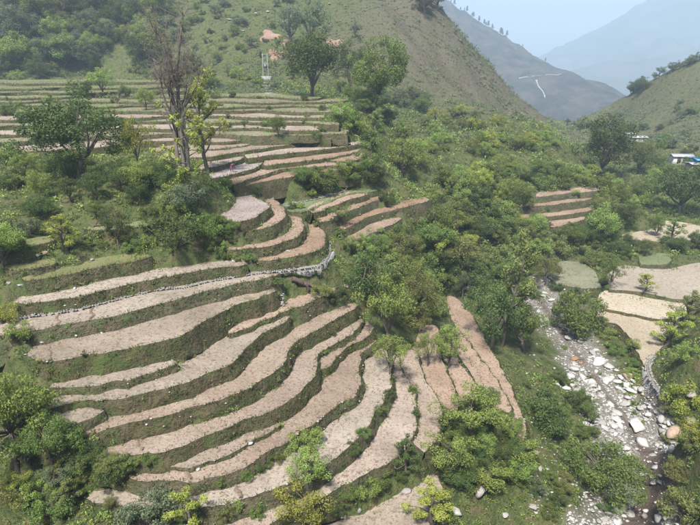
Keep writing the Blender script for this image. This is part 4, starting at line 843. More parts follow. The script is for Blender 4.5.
# --- the tall dead tree with creeper tufts
def dead_tree(u, v, hpx):
    p = hit(u, v); H = hpx * mpp(p); r = np.random.default_rng(5); T = Soup(); B = Soup(); K = Soup()
    tr = [((-.006, 0), .47), ((.012, .006), .60), ((.028, -.006), .42), ((.0, .014), .36)]; mains = []
    for (x, y), top in tr:
        e = np.array((x * 1.1 + r.normal() * .006, y * 1.2, top)); mains.append(limb(T, (x * .6, y * .6, -.02), e, .0135, .007, r, .015, 12, 7))
    tips = []
    stem = mains[1]
    for i in range(9):
        b = stem[6 + (i % 6)]; an = i * 2.4; L = .13 + .1 * r.random(); e = b + (math.cos(an) * L * .42, math.sin(an) * L * .42, L * (1.2 + .6 * r.random()))
        pp = limb(B, b, e, .0065, .0025, r, .1, 6, 5); tips += [pp[3], pp[4], pp[5]]
    for m in (mains[0], mains[2], mains[3]):
        for i in range(5):
            b = m[7 + i]; an = r.random() * 6.28; L = .10 + .10 * r.random(); e = b + (math.cos(an) * L * .5, math.sin(an) * L * .5, L * 1.1); pp = limb(B, b, e, .005, .002, r, .12, 5, 5); tips += [pp[3], pp[4]]
    for t in tips:
        if t[2] < .52: continue
        for i in range(14):
            e = t + r.normal(size=3) * (.036, .036, .034) + (0, 0, .03); limb(B, t, e, .0013, .0006, r, .12, 3, 3)
            for j in range(4): limb(B, e, e + r.normal(size=3) * .018 + (0, 0, .018), .0007, .0004, r, .1, 3, 3)
    low = []
    for i in range(16):
        b = mains[i % 4][3 + i % 7]; an = i * 2.0; L = .09 + .09 * r.random(); e = b + (math.cos(an) * L, math.sin(an) * L, .03 + .05 * r.random()); pp = limb(B, b, e, .004, .002, r, .2, 5, 5); low += [pp[2], pp[4]]
    for c in low: leaves(K, c, .020, 50, .0075, r, 1.0, .2, .3 * r.random())
    for i in range(10): leaves(K, mains[i % 4][2 + i % 6] + r.normal(size=3) * .008, .018, 60, .0075, r, 1.5, .1, .25 * r.random())
    o = empty('dead_tree', p); o.scale = (H, H, H); tag(o, 'tall bare dead tree with grey trunks and a few green tufts', 'tree')
    obj('trunk', T.mesh('dead_trunk', M['dead_bark'], True), o); obj('bare_branches', B.mesh('dead_branches', M['dead_bark'], True), o)
    obj('creeper_leaves', K.mesh('creeper', M['yellow']), o)
dead_tree(185, 196, 186)
# ------------------------------------------------- ground cover, stones, works
inf2 = infield.copy(); RRf = RR.ravel(); pu, pv_ = px_of(fx, fy, fz)
vis = (pu > -140) & (pu < 940) & (pv_ > -30) & (pv_ < 560) & (RRf > 20) & (RRf < 260)
# widen the field mask a little so nothing grows through the lips
def tufts(name, pts, hgt, mat, r, blades=5, spread=.5):
    n = len(pts); pts = np.repeat(pts, blades, 0); h = np.repeat(hgt, blades) * (.5 + .8 * r.random(n * blades))
    an = r.random(n * blades) * 6.283; ln = r.random(n * blades) * spread
    base = pts + np.c_[np.cos(an), np.sin(an), an * 0] * (h * .30 * r.random(n * blades))[:, None]
    w = (h * .085 + .012)[:, None]; a2 = r.random(n * blades) * 6.283; sx = np.c_[np.cos(a2), np.sin(a2), a2 * 0] * w
    tip = base + np.c_[np.cos(an) * ln * h, np.sin(an) * ln * h, h]
    v = np.stack([base - sx - (0, 0, .04), base + sx - (0, 0, .04), tip], 1).reshape(-1, 3)
    t = np.repeat(r.random(n), blades * 3) * .7 + np.tile((0, 0, .3), n * blades)
    me = mesh_np(name, v, np.arange(len(v)).reshape(-1, 3), mat, False, {'tint': t}); return tag(obj(name, me), kind='stuff')
gl, gh, dl_, dh = [], [], [], []; weeds = {'mid': [], 'light': [], 'olive': []}; wstone = []; clod = []
for (k, kd, z, lp, nn, dr, far), (far2, bank) in zip(LIPS, BANKS):
    seg = np.linalg.norm(np.diff(lp, axis=0), axis=1).sum(); dens = 34 if far < 60 else 10
    if k[0] == 'F': dens = 3
    m = int(seg * dens); sc = 1.0 if far < 60 else 1.35
    idx = rng.random(m) * (len(lp) - 1); i0 = idx.astype(int); ft = (idx - i0)[:, None]
    row = rng.random(m) ** 1.3 * (bank.shape[0] - 1.01); r0 = row.astype(int); fr = (row - r0)[:, None]
    a = bank[r0, i0] * (1 - ft) + bank[r0, i0 + 1] * ft; b = bank[r0 + 1, i0] * (1 - ft) + bank[r0 + 1, i0 + 1] * ft
    pts = a * (1 - fr) + b * fr
    keep = fbm(pts[:, 0] * .22 + z, pts[:, 1] * .22, 3) > -.18
    hs = (.08 + .17 * rng.random(m) ** 1.5) * sc * (1.15 - .5 * row / (bank.shape[0] - 1))
    dry_ = rng.random(m) < .30
    gl.append(pts[keep & ~dry_]); gh.append(hs[keep & ~dry_]); dl_.append(pts[dry_]); dh.append(hs[dry_] * .9)
    # fringe along the lip
    m2 = int(seg * (7 if far < 60 else 3)) if k[0] != 'F' else 4
    idx = rng.random(m2) * (len(lp) - 1); i0 = idx.astype(int); ft = (idx - i0)[:, None]; q = lp[i0] * (1 - ft) + lp[i0 + 1] * ft
    q[:, :2] -= nn[i0] * (rng.random(m2) ** 2 * .35)[:, None]; q[:, 2] += .02
    gl.append(q); gh.append((.06 + .10 * rng.random(m2)) * sc)
    Bk = BACKS[k]; m4 = int(seg * (6 if far < 60 else 2.5)); idx = rng.random(m4) * (len(lp) - 1); i0 = idx.astype(int); ft = (idx - i0)[:, None]; q = Bk[i0] * (1 - ft) + Bk[i0 + 1] * ft
    dq = lp[i0] - Bk[i0]; dq /= np.linalg.norm(dq, axis=1)[:, None] + 1e-6; q = q + dq * (rng.random(m4) ** 2 * .5 - .1)[:, None]; q[:, 2] += .08; gl.append(q); gh.append((.05 + .09 * rng.random(m4)) * sc)
    # leafy weeds on the banks
    m3 = int(seg * (3.2 if far < 60 else 1.0))
    if kd == 'grass': m3 = int(m3 * 1.5)
    for _ in range(m3):
        i = rng.integers(len(lp)); rr_ = min(bank.shape[0] - 1, int(rng.random() ** .8 * bank.shape[0])); c = bank[rr_, i]
        if fbm(c[0] * .15, c[1] * .15 + z, 2) < -.12 and rng.random() < .8: continue
        weeds[('mid', 'mid', 'olive', 'light')[rng.integers(4)]].append((c + (0, 0, .05), (.08 + .30 * rng.random() ** 2) * sc))
    if kd in ('soil', 'wet') and far < 75:
        for _ in range(int(seg * 1.8)):
            i = rng.integers(len(lp)); rr_ = int(rng.random() ** 2 * bank.shape[0])
            if fbm(lp[i, 0] * .4, lp[i, 1] * .4 + 5 * z, 2) < .06 and rng.random() < .9: continue
            wstone.append((bank[rr_, i] + (0, 0, .02), .05 + .10 * rng.random() ** 2))
for k, kd, z, poly in TREADS:
    if kd not in ('grass', 'tan', 'greygrass', 'crop'): continue
    x0, y0 = poly.min(0); x1, y1 = poly.max(0); n_ = int(min(7000, (x1 - x0) * (y1 - y0) * (14 if k[0] == 'S' else 3)))
    q = np.c_[x0 + rng.random(n_) * (x1 - x0), y0 + rng.random(n_) * (y1 - y0)]; q = q[inside(poly, q[:, 0], q[:, 1])]; q = np.c_[q, np.full(len(q), z + .03)]
    (dl_ if kd in ('tan', 'greygrass') else gl).append(q); (dh if kd in ('tan', 'greygrass') else gh).append((.04 + .10 * rng.random(len(q)) ** 2) * (1 if k[0] == 'S' else 1.2))
sel = np.where(vis & ~inf2 & (gravel < .25))[0]
zone = np.full(len(fx), .25)
for poly, w in (('0,150 230,150 230,262 0,275', .9), ('330,120 600,120 600,300 330,330', 1.0), ('540,150 720,150 720,262 540,270', .9), ('430,360 640,380 640,540 430,540', 1.0), ('0,390 120,390 120,540 0,540', 1.0), ('640,320 720,320 720,540 640,540', .8), ('0,0 170,0 160,80 0,85', .5), ('280,80 430,85 430,130 280,120', .8)):
    zone[inside(np.array(P(poly)), pu, pv_)] = w
pick = sel[rng.random(len(sel)) < np.clip(zone[sel] * .62, 0, 1)]
hp = np.c_[fx, fy, fz][pick] + rng.normal(size=(len(pick), 3)) * (.12, .12, 0)
hh = (.14 + .2 * rng.random(len(pick))) * np.clip(RRf[pick] / 55, .8, 2.6)
isd = rng.random(len(pick)) < .22 + .5 * dry[pick]
gl.append(hp[~isd]); gh.append(hh[~isd]); dl_.append(hp[isd]); dh.append(hh[isd])
tufts('grass', np.concatenate(gl), np.concatenate(gh), M['blade'], rng); tufts('dry_grass', np.concatenate(dl_), np.concatenate(dh), M['dryblade'], rng, 5, .8)
pick = sel[rng.random(len(sel)) < zone[sel] * .34]
for i in pick:
    s_ = (.22 + .45 * rng.random() ** 1.5) * float(np.clip(RRf[i] / 55, .7, 2.6))
    weeds[('mid', 'olive', 'light', 'light')[rng.integers(4)] if zone[i] > .5 else ('olive', 'mid')[rng.integers(2)]].append((np.array((fx[i], fy[i], fz[i] + s_ * .3)), s_))
for mk, lst in weeds.items():
    S = Soup()
    for c, s_ in lst: leaves(S, c, s_, 30 if s_ < .6 else 40, s_ * .15 + .02, rng, .8, .3, .3 * rng.random(), .35)
    tag(obj('undergrowth', S.mesh('undergrowth_' + mk, M[mk])), kind='stuff')
# low scrub dotting the dry hill
S = Soup(); cand = np.where((RRf > 120) & (RRf < 330) & (pu > 150) & (pu < 740) & (pv_ < 150) & ~inf2)[0]
for i in rng.choice(cand, 12000):
    if fbm(fx[i] * .06, fy[i] * .06, 3) < -.22: continue
    s_ = .25 + .95 * rng.random() ** 3; leaves(S, (fx[i], fy[i], fz[i] + .2), s_, 18, s_ * .26, rng, .7, .3, .25 * rng.random(), .3)
cand = np.where((RRf > 150) & (RRf < 330) & ((pu > 585) | ((pu > 455) & (np.abs(pu - 440 - pv_ * .78) < 22))) & (pu < 800) & (pv_ < 150) & ~inf2)[0]
for i in rng.choice(cand, 4200):
    if fbm(fx[i] * .05 + 9, fy[i] * .05, 3) < -.05: continue
    s_ = .4 + 1.3 * rng.random() ** 2; leaves(S, (fx[i], fy[i], fz[i] + .3), s_, 20, s_ * .24, rng, .8, .3, .25 * rng.random(), .3)
tag(obj('scrub', S.mesh('scrub', M['grey'])), kind='stuff')
# clods and stubble in rows along the ploughed fields
S = Soup()
for k, kd, z, lp, nn, dr, far in LIPS:
    if kd not in ('soil', 'wet', 'straw', 'fallow') or k[0] in 'GPR': continue
    Bk = BACKS[k]; wid_ = np.linalg.norm(Bk - lp, axis=1).mean(); ln_ = np.linalg.norm(np.diff(lp, axis=0), axis=1).sum()
    nr = max(2, int(wid_ / .34)); na = int(ln_ / (.12 if k[0] in 'TSU' else .5))
    t_, i_ = np.meshgrid((np.arange(nr) + .5) / nr, np.linspace(0, len(lp) - 1.01, na)); t_ = (t_ + rng.normal(size=t_.shape) * .12 / nr).ravel(); i_ = np.clip(i_.ravel() + rng.normal(size=i_.size) * .35, 0, len(lp) - 1.01)
    j_ = i_.astype(int); f_ = (i_ - j_)[:, None]; q = ((lp[j_] * (1 - f_) + lp[j_ + 1] * f_) * (1 - t_[:, None]) + (Bk[j_] * (1 - f_) + Bk[j_ + 1] * f_) * t_[:, None])[:, :2]
    kp = (rng.random(len(q)) < .62) & (fbm(q[:, 0] * .45 + z, q[:, 1] * .45, 2) > -.2); q = q[kp]; t_ = t_[kp]
    n_ = len(q); sz = .030 + .065 * rng.random(n_) ** 2; an = rng.random(n_) * 6.28
    zt = z + .10 * t_ + .05 * fbm(q[:, 0] * .7, q[:, 1] * .7, 3)
    vs = [np.c_[q[:, 0] + sz * np.cos(an + o), q[:, 1] + sz * np.sin(an + o), zt - .03] for o in (0, 2.1, 4.2)] + [np.c_[q[:, 0] + sz * .3 * np.cos(an), q[:, 1] + sz * .3 * np.sin(an), zt + sz * .9]]
    v = np.stack(vs, 1).reshape(-1, 3); b = np.arange(n_)[:, None] * 4
    S.add(v, np.concatenate([b + (0, 1, 3), b + (1, 2, 3), b + (2, 0, 3)]))
M['clod'] = speckled('earth_clod', (.16, .12, .088), (.23, .178, .135), (.10, .075, .055), .3, 2.0, .2, .02)
tag(obj('clods', S.mesh('clods', M['clod'])), kind='stuff')
# ----- rocks
def rock(seed, sub=2, cuts=14):
    r = np.random.default_rng(seed); bm = bmesh.new(); bmesh.ops.create_icosphere(bm, subdivisions=sub, radius=1)
    v = np.array([x.co[:] for x in bm.verts]); f = np.array([[x.index for x in p.verts] for p in bm.faces]); bm.free()
    for _ in range(cuts):
        d = r.normal(size=3); d /= np.linalg.norm(d); h = .46 + .34 * r.random(); t = v @ d; m = t > h; v[m] -= (t[m] - h)[:, None] * d
    v *= (1, .75 + .2 * r.random(), .6 + .2 * r.random()); v *= (1 + .05 * r.normal(size=(len(v), 1))); return v, f
ROCKS = [rock(s) for s in range(6)]; RK1 = [rock(20 + s, 1, 9) for s in range(5)]
ROCKM = [mesh_np('boulder', v, f, M['white_stone']) for v, f in ROCKS]
def stones(name, lst, mat, flat=.8):
    S = Soup()
    for c, s_ in lst:
        v, f = RK1[rng.integers(5)]; an = rng.random() * 6.28; ca, sa = math.cos(an), math.sin(an); sx = s_ * (.8 + .6 * rng.random())
        q = np.c_[v[:, 0] * ca - v[:, 1] * sa, v[:, 0] * sa + v[:, 1] * ca, v[:, 2] * flat] * (sx, s_, s_); S.add(q + c, f)
    return tag(obj(name, S.mesh(name, mat)), kind='stuff')
stones('bank_stones', wstone, M['stone'])
def boulder(u, v, w, h, label, mat='white_stone', group=None, p=None, rz=None, size=None):
    p = p or hit(u, v)
    if p is None: return
    m = mpp(p); o = bpy.data.objects.new('boulder', ROCKM[rng.integers(6)]); link(o)
    sx = (w / 2 * m if size is None else size); sz = max(.3 * sx, (h / 2 * m * 1.05 if size is None else size * .6))
    o.location = (p[0], p[1], p[2] + sz * .28); o.scale = (sx, sx * .85, sz); o.rotation_euler = (rng.normal() * .12, rng.normal() * .12, rng.random() * 6.28 if rz is None else rz)
    o.material_slots[0].link = 'OBJECT'; o.material_slots[0].material = M[mat]; tag(o, label, 'boulder', group); return o
for a in [(637, 428, 28, 14, 'largest flat white boulder in the middle of the stream bed', 'white_stone'), (631, 504, 24, 20, 'big angular white boulder at the bottom of the stream bed', 'white_stone'),
          (590, 384, 15, 12, 'square white boulder in the upper stream bed', 'white_stone'), (599, 362, 22, 8, 'long flat white boulder near the field bank', 'white_stone'),
          (588, 398, 17, 8, 'long white boulder left of the water track', 'white_stone'), (592, 421, 15, 6, 'low white boulder at the left bank of the stream', 'white_stone'),
          (628, 398, 11, 8, 'rounded white boulder right of the water track', 'white_stone'), (643, 444, 15, 13, 'white boulder below the largest flat one', 'white_stone'),
          (628, 378, 13, 12, 'tan boulder below the field corner', 'tan_stone'), (575, 360, 11, 9, 'rust stained rock at the left of the stream bed', 'rust_stone'), (581, 364, 8, 6, 'small rust stained rock beside a larger one', 'rust_stone'),
          (666, 436, 13, 12, 'white boulder against the right rock bank', 'white_stone'), (673, 470, 11, 9, 'blue grey boulder at the right of the brown track', 'grey_stone'),
          (660, 477, 8, 6, 'rounded white boulder on the brown track', 'white_stone'), (556, 384, 9, 6, 'white boulder on the left stream bank under the bushes', 'white_stone'), (573, 386, 12, 6, 'white boulder at the left edge of the stream bed', 'white_stone'),
          (478, 496, 20, 22, 'tall grey rock standing in the grass at lower middle', 'grey_stone'), (535, 455, 12, 9, 'grey white rock on the grassy bank', 'stone'), (540, 470, 9, 8, 'pale rock below the grey white one on the grassy bank', 'stone'),
          (533, 508, 14, 9, 'grey rock in the grass near the bottom edge', 'grey_stone'), (505, 516, 13, 8, 'pale rock in the grass at the bottom edge', 'stone'), (456, 512, 16, 10, 'pale rock under the yellow green shrub', 'stone'),
          (405, 492, 15, 8, 'grey brown boulder on the lowest soil field under the bank', 'grey_stone'), (359, 512, 7, 10, 'grey boulder in the lowest bank', 'grey_stone'), (345, 518, 8, 8, 'brown grey boulder at the foot of the lowest bank', 'grey_stone'),
          (92, 261, 6, 6, 'pale boulder on the grassy bank at left', 'stone'), (20, 286, 8, 5, 'pale boulder beside the grassy steps at left', 'stone'), (9, 284, 7, 6, 'brown boulder at the left edge of the grassy steps', 'grey_stone'),
          (234, 262, 7, 7, 'grey boulder at the right tip of the first soil field', 'stone'), (288, 252, 7, 6, 'pinkish boulder on the curved bank', 'stone'),
          (76, 336, 5, 4, 'white boulder on the second soil field bank', 'white_stone'), (102, 333, 5, 3, 'small white boulder right of another on the soil field bank', 'white_stone'), (42, 343, 6, 4, 'white boulder at the left of the third soil field', 'white_stone'),
          (75, 289, 5, 4, 'small white boulder at the back of the first soil field', 'white_stone'), (251, 444, 8, 8, 'white boulder between two lower soil strips', 'white_stone'), (198, 470, 7, 5, 'white boulder on the lip of the wedge shaped field', 'white_stone'),
          (45, 254, 10, 9, 'reddish rock in the broken bank at left', 'tan_stone'), (38, 256, 8, 6, 'brown rock in the broken bank at left', 'grey_stone')]:
    boulder(*a[:4], a[4], a[5])
# many more blocks in the stream bed
SP = P('532,290 546,292 560,312 580,338 600,352 620,372 640,385 655,405 676,420 680,455 668,500 660,524 600,524 618,500 628,470 610,450 590,432 575,405 562,385 575,362 556,335 540,318')
SR = resample(STREAM, 80); n_b = 0; small = []; tries = 0
while n_b < 230 and tries < 6000:
    tries += 1; u, v = rng.uniform(530, 690), rng.uniform(288, 524)
    if not inpoly(SP, u, v): continue
    p = hit(u, v)
    if p is None: continue
    dd = min(np.hypot(*(np.array(p[:2]) - s[:2])) for s in resample(STREAM, 80))
    if dd < (1.3 if v > 430 else .6) and rng.random() < .9: continue
    place = 'upper' if v < 370 else 'middle' if v < 440 else 'lower'; side = 'left of' if u < np.interp(v, [264, 300, 330, 365, 395, 425, 455, 490, 525], [500, 540, 560, 585, 610, 632, 650, 656, 640]) else 'right of'
    sz = .20 + .62 * rng.random() ** 1.6
    shade = ('white_stone', 'white_stone', 'stone', 'white_stone', 'grey_stone')[rng.integers(5)]
    wd = {'white_stone': 'white', 'stone': 'pale', 'grey_stone': 'grey'}[shade]
    boulder(u, v, 6, 5, '%s%s block %s the water track in the %s stream bed' % ('large ' if sz > .42 else 'small ' if sz < .24 else '', wd, side, place), shade, 'blocks in the stream bed', p=p, size=sz); n_b += 1
for _ in range(5500):
    u, v = rng.uniform(525, 695), rng.uniform(288, 530)
    if not inpoly(SP, u, v) and rng.random() > .10: continue
    p = hit(u, v)
    if p is None: continue
    dd = min(np.hypot(*(np.array(p[:2]) - s[:2])) for s in SR)
    if dd < (1.3 if v > 430 else .5) and rng.random() < .85: continue
    small.append((np.array(p) + (0, 0, .01), .07 + .17 * rng.random() ** 2))
gsel = np.where((gravel > .35) & (pu > 480) & (pu < 740) & (pv_ > 255) & (pv_ < 560))[0]
gsel = gsel[wetp[gsel] < .15]
for i in rng.choice(gsel, 2400): small.append((np.array((fx[i], fy[i], fz[i])) + rng.normal(size=3) * (.15, .15, .0), .06 + .20 * rng.random() ** 2.5))
for _ in range(260):
    u, v = rng.uniform(440, 640), rng.uniform(430, 530); p = hit(u, v)
    if p is not None and fbm(p[0] * .3, p[1] * .3, 2) > 0: small.append((np.array(p), .06 + .14 * rng.random() ** 2))
stones('river_gravel', small, M['stone'])
# pale rock on the right bank of the stream
for u, v, w, h, lab, mt in ((676, 436, 26, 22, 'pale tan rock ledge on the right bank of the stream', 'tan_stone'), (690, 424, 22, 18, 'grey rock ledge at the right edge above the stream', 'grey_stone'), (671, 452, 12, 16, 'tall pale rock leaning on the right bank', 'stone'), (692, 395, 16, 12, 'dark grey rock outcrop on the right slope', 'grey_stone'), (662, 420, 14, 10, 'grey white rock at the foot of the channel wall', 'stone')):
    boulder(u, v, w, h, lab, mt)
# rock outcrops and red landslip high on the hill
for i, (u, v, w, h) in enumerate(((222, 17, 7, 2.5), (229, 20, 8, 3), (237, 19, 6, 2.5), (246, 22, 6, 2.5), (243, 31, 7, 3), (250, 29, 5, 2.5), (322, 6, 5, 2.5), (330, 4, 6, 2.5), (316, 8, 5, 2), (276, 6, 6, 2), (256, 14, 7, 3), (284, 22, 6, 3), (268, 12, 6, 3))):
    boulder(u, v, w, h, '%s rock outcrop on the high grassy hillside %s' % (('white', 'pale')[i % 2], ('left of the red landslip' if u < 262 else 'above the red landslip')), 'stone' if i % 2 else 'white_stone', 'rock outcrops on the high hillside')
def slip(u, v, w, h, label, seed):
    """a scar of bare red earth: a lumpy slab of soil lying on the slope"""
    r = np.random.default_rng(seed); g = 15; V = []; ok = True
    for j in range(g):
        for i in range(g):
            a, b = (i / (g - 1) - .5) * 2, (j / (g - 1) - .5) * 2
            k_ = 1 / max(1, math.hypot(a, b)); a *= k_; b *= k_; e = .8 + .3 * math.sin(3 * math.atan2(b, a) + seed)
            p = hit(u + a * w / 2 * e, v + b * h / 2 * e)
            q = np.array(p); bump_ = (1 - (a * a + b * b)); V.append(q + (0, -.35 * bump_ - .05, .5 * bump_ * (.5 + r.random()) - (.5 if bump_ < .05 else 0)))
    S = Soup(); S.add(np.array(V), grid_faces(g, g)); o = obj('landslip', S.mesh('landslip', M['red_earth'])); tag(o, label, 'landslip')
slip(270, 36, 26, 13, 'upper red earth landslip scar on the green hillside', 1); slip(284, 43, 12, 8, 'small red earth patch right of the upper landslip', 4)
slip(276, 55, 20, 13, 'lower red earth landslip scar beside the twin poles', 2); slip(335, 44, 22, 14, 'pale red earth patch right of the grey green hillside tree', 3)
# ----- stone channel on the second soil field
def sweep(name, path, prof, mat, parent=None, wob=.03, closed=True):
    p = np.asarray(path, float); n = len(p); t = np.gradient(p, axis=0)[:, :2]; t /= np.linalg.norm(t, axis=1)[:, None] + 1e-9; nrm = np.c_[-t[:, 1], t[:, 0]]
    rows = []
    for a, b in prof:
        q = p.copy(); q[:, :2] += nrm * (a + wob * rng.normal(size=n))[:, None] if wob else nrm * a; q[:, 2] += b + (wob * .6 * rng.normal(size=n) if wob else 0); rows.append(q)
    if closed: rows.append(rows[0])
    S = Soup(); S.add(np.concatenate(rows), grid_faces(len(rows), n)); return obj(name, S.mesh(name, mat), parent)
M['kerb'] = speckled('kerb_stone', (.20, .19, .17), (.28, .265, .245), (.10, .095, .08), 1.2, 5.0, .8, .06)
def channel(px, z, label, w=.13, hgt=.08, fwd=0.0, depth=.3):
    c = smooth(np.array([at_z(u, v, z) for u, v in dense(P(px))]), 3); n = int(np.linalg.norm(np.diff(c, axis=0), axis=1).sum() / .3); c = resample(c, n); c[:, 1] -= fwd
    o = empty('stone_channel', c[n // 2]); tag(o, label, 'channel'); c0 = c - np.array(o.location)
    t_ = np.gradient(c0, axis=0)[:, :2]; t_ /= np.linalg.norm(t_, axis=1)[:, None] + 1e-9; pr = np.c_[-t_[:, 1], t_[:, 0]]
    for sd_ in (-1, 1):
        S = Soup(); cc = resample(np.c_[c0, pr], int(n * 1.5))
        for q in cc:
            if rng.random() < .10: continue
            v, f = RK1[rng.integers(5)]; s_ = hgt * (.8 + .8 * rng.random()); an = rng.random() * 6.28; ca, sa = math.cos(an), math.sin(an)
            S.add(np.c_[v[:, 0] * ca - v[:, 1] * sa, v[:, 0] * sa + v[:, 1] * ca, v[:, 2]] * (s_ * 1.3, s_ * 1.3, s_) + (q[0] + sd_ * w * q[3] + rng.normal() * .03, q[1] + sd_ * w * q[4] + rng.normal() * .03, q[2] + rng.normal() * .02), f)
        tag(obj('kerb', S.mesh('kerb_stones', M['kerb']), o), kind='stuff')
    sweep('channel_bed', c0, ((-w * .4, -depth), (w * .4, -depth), (w * .4, -.03), (-w * .4, -.03)), M['kerb'], o, 0)
    return o, c
zt2 = TZ['T2']
channel('-25,319.5 10,316.5 30,314 60,310 84,306 100,301.5 120,296.5 140,291 160,287 186,285 206,279.5 240,274 260,270.5 280,269.5 300,267 320,264', zt2 + .2, 'pale curved stone irrigation channel along the back of the second soil field', fwd=.38)
_, cw = channel('322,263.5 328,258 331.6,251 329.6,244 326,236 318,228', zt2 + .12, 'short stone channel bending round the nose of the curved fields')
channel('284,207.5 292,203 316,198.5 332,194 346,190.5', TZ['R0'] + .15, 'low stone edging above the bright green crop field', .18, .10)
def dry_wall(px, z, H, label, out=(0, -1)):
    c = smooth(np.array([at_z(u, v, z) for u, v in dense(P(px))]), 2); n = int(np.linalg.norm(np.diff(c, axis=0), axis=1).sum() / .22); c = resample(c, n)
    o = empty('stone_wall', c[n // 2] - (0, 0, H)); tag(o, label, 'wall'); S = Soup(); t = np.gradient(c, axis=0)
    for i in range(n):
        nn_ = np.array((t[i, 1], -t[i, 0])); nn_ /= np.linalg.norm(nn_); nn_ *= 1 if nn_ @ np.array(out) > 0 else -1
        for h in np.arange(.1, H, .17):
            s_ = .10 + .05 * rng.random(); v, f = RK1[rng.integers(5)]; q = np.r_[c[i, :2] + nn_ * (.12 + h * .12) + rng.normal(size=2) * .03, z - h] - np.array(o.location)
            S.add(v * (s_ * 1.25, s_ * 1.25, s_) + q, f)
    w_ = obj('stones', S.mesh('wall_stones', M['stone']), o); tag(w_, kind='stuff')
    sweep('core', c - np.array(o.location), ((-.3, -H), (.15, -H), (.15, -.06), (-.3, -.06)), M['grey_stone'], o, 0)
    return o
dry_wall('286,269.5 300,267 320,264 328,258 331.6,251', zt2 + .02, 1.0, 'pale dry stone wall under the bend of the channel')
channel('676,314 680,320 674,327 668,333 660,340', 8.75, 'white channel along the grassy edge of the straw field', .22, .14)
channel('654,355 648,362 646,370 649,376 655,384 661,393 666,404', 8.55, 'white channel on top of the stone wall beside the stream', .22, .14)
dry_wall('646,368 649,376 655,384 661,393 666,404', 8.4, 1.9, 'tall grey white stone wall below the white channel by the stream', (-1, -.3))
# low stone lines in the fallow field
for px, lab in (('623,276 632,270 640,271 648,268', 'crooked low stone line at the top of the fallow field'), ('655,277 662,274 668,275 664,279', 'short curved stone line in the fallow field')):
    lst = [(np.array(at_z(u, v, 9.42)) + rng.normal(size=3) * (.1, .1, .03), .14 + .1 * rng.random()) for u, v in dense(P(px), 1.1)]
    o = stones('stone_line', lst, M['stone']); del o['kind']; tag(o, lab, 'stones')
# stone chute between two soil strips
p = hit(283, 306); S = Soup(); o = empty('stone_chute', p); tag(o, 'small upright pile of pale stones at a field corner', 'stones')
for i in range(9):
    v, f = RK1[i % 5]; s_ = .20 - .008 * i; S = Soup(); S.add(v * (s_, s_ * .8, s_ * .7), f); q = obj('stone', S.mesh('chute_stone', M['stone']), o); q.location = (rng.normal() * .06, rng.normal() * .06, .1 + i * .14)
# forked fallen log and dead branch
def log(pts, label, rad, fork=None):
    S = Soup(); w = [np.array(hit(u, v)) + (0, 0, rad[0] * .8) for u, v in pts]; b = w[0]; o = empty('fallen_log', b); tag(o, label, 'log')
    limb(S, w[0] - b, w[1] - b, rad[0], rad[1], rng, .04, 8, 8); obj('trunk', S.mesh('log_trunk', M['log'], True), o)
    for q in w[2:]:
        S = Soup(); limb(S, w[1] - b, q - b, rad[1], rad[1] * .55, rng, .10, 6, 7); obj('branch', S.mesh('log_branch', M['log'], True), o)
log(((292, 281), (303, 286), (309, 294), (316, 290)), 'dark forked fallen log lying on the grassy bank below the stone wall', (.26, .20))
log(((88, 224), (95, 226), (101, 226), (92, 228), (98, 221)), 'bare pale dead branch on the path under the left thicket', (.06, .05))
M['kerb0'] = speckled('weathered_concrete', (.22, .22, .21), (.27, .265, .255), (.17, .165, .155), .5, 4.0, .3, .02)
# ----- twin pole electricity platform
p = hit(266, 79); m = mpp(p); o = empty('transformer_poles', p); tag(o, 'pale twin electricity poles with crossarms on a concrete plinth', 'utility poles')
S = Soup(); S.box((0, 0, .1), (11 * m, 6 * m, 1.2)); S.box((.2 * m, -3.4 * m, -.2), (10 * m, 1.2 * m, 1.0)); obj('plinth', S.mesh('plinth', M['kerb0']), o)
M['metal'] = speckled('galvanised_metal', (.20, .21, .22), (.25, .26, .27), (.17, .175, .18), .8, 4.0, .1, .01, rough=.5)
for x in (-1.6, 1.6): S = Soup(); S.tube([(x * m * 1.6, 0, .8), (x * m * 1.4, 0, 24 * m)], (.10, .08), 8); obj('pole', S.mesh('pole', M['metal']), o)
for z_ in (23, 19.5, 15): S = Soup(); S.box((0, 0, z_ * m), (7 * m, .09, .09)); obj('crossarm', S.mesh('crossarm', M['metal']), o)
S = Soup(); S.box((0, 0, 12.2 * m), (2.4 * m, 2 * m, 3.0 * m)); S.box((0, -1.1 * m, 12.2 * m), (1.9 * m, .3 * m, 2.4 * m)); obj('transformer', S.mesh('transformer', M['metal']), o)
for x in (-1.2, 0, 1.2): S = Soup(); S.tube([(x * m, 0, 14.2 * m), (x * m, 0, 15.4 * m)], (.09, .05), 6); obj('insulator', S.mesh('insulator', M['concrete']), o)
# concrete steps below it
for i in range(5):
    q = hit(266 + i * .8, 83 + i * 2.6)
    S = Soup(); S.box((0, 0, -.1), (7 * m, 1.0, .35)); S.box((0, .4, .0), (6.6 * m, .4, .3)); st = obj('step', S.mesh('step', M['kerb'])); st.location = q; tag(st, '%s stone step below the twin poles' % ('topmost', 'second', 'third', 'fourth', 'lowest')[i], 'step', None)
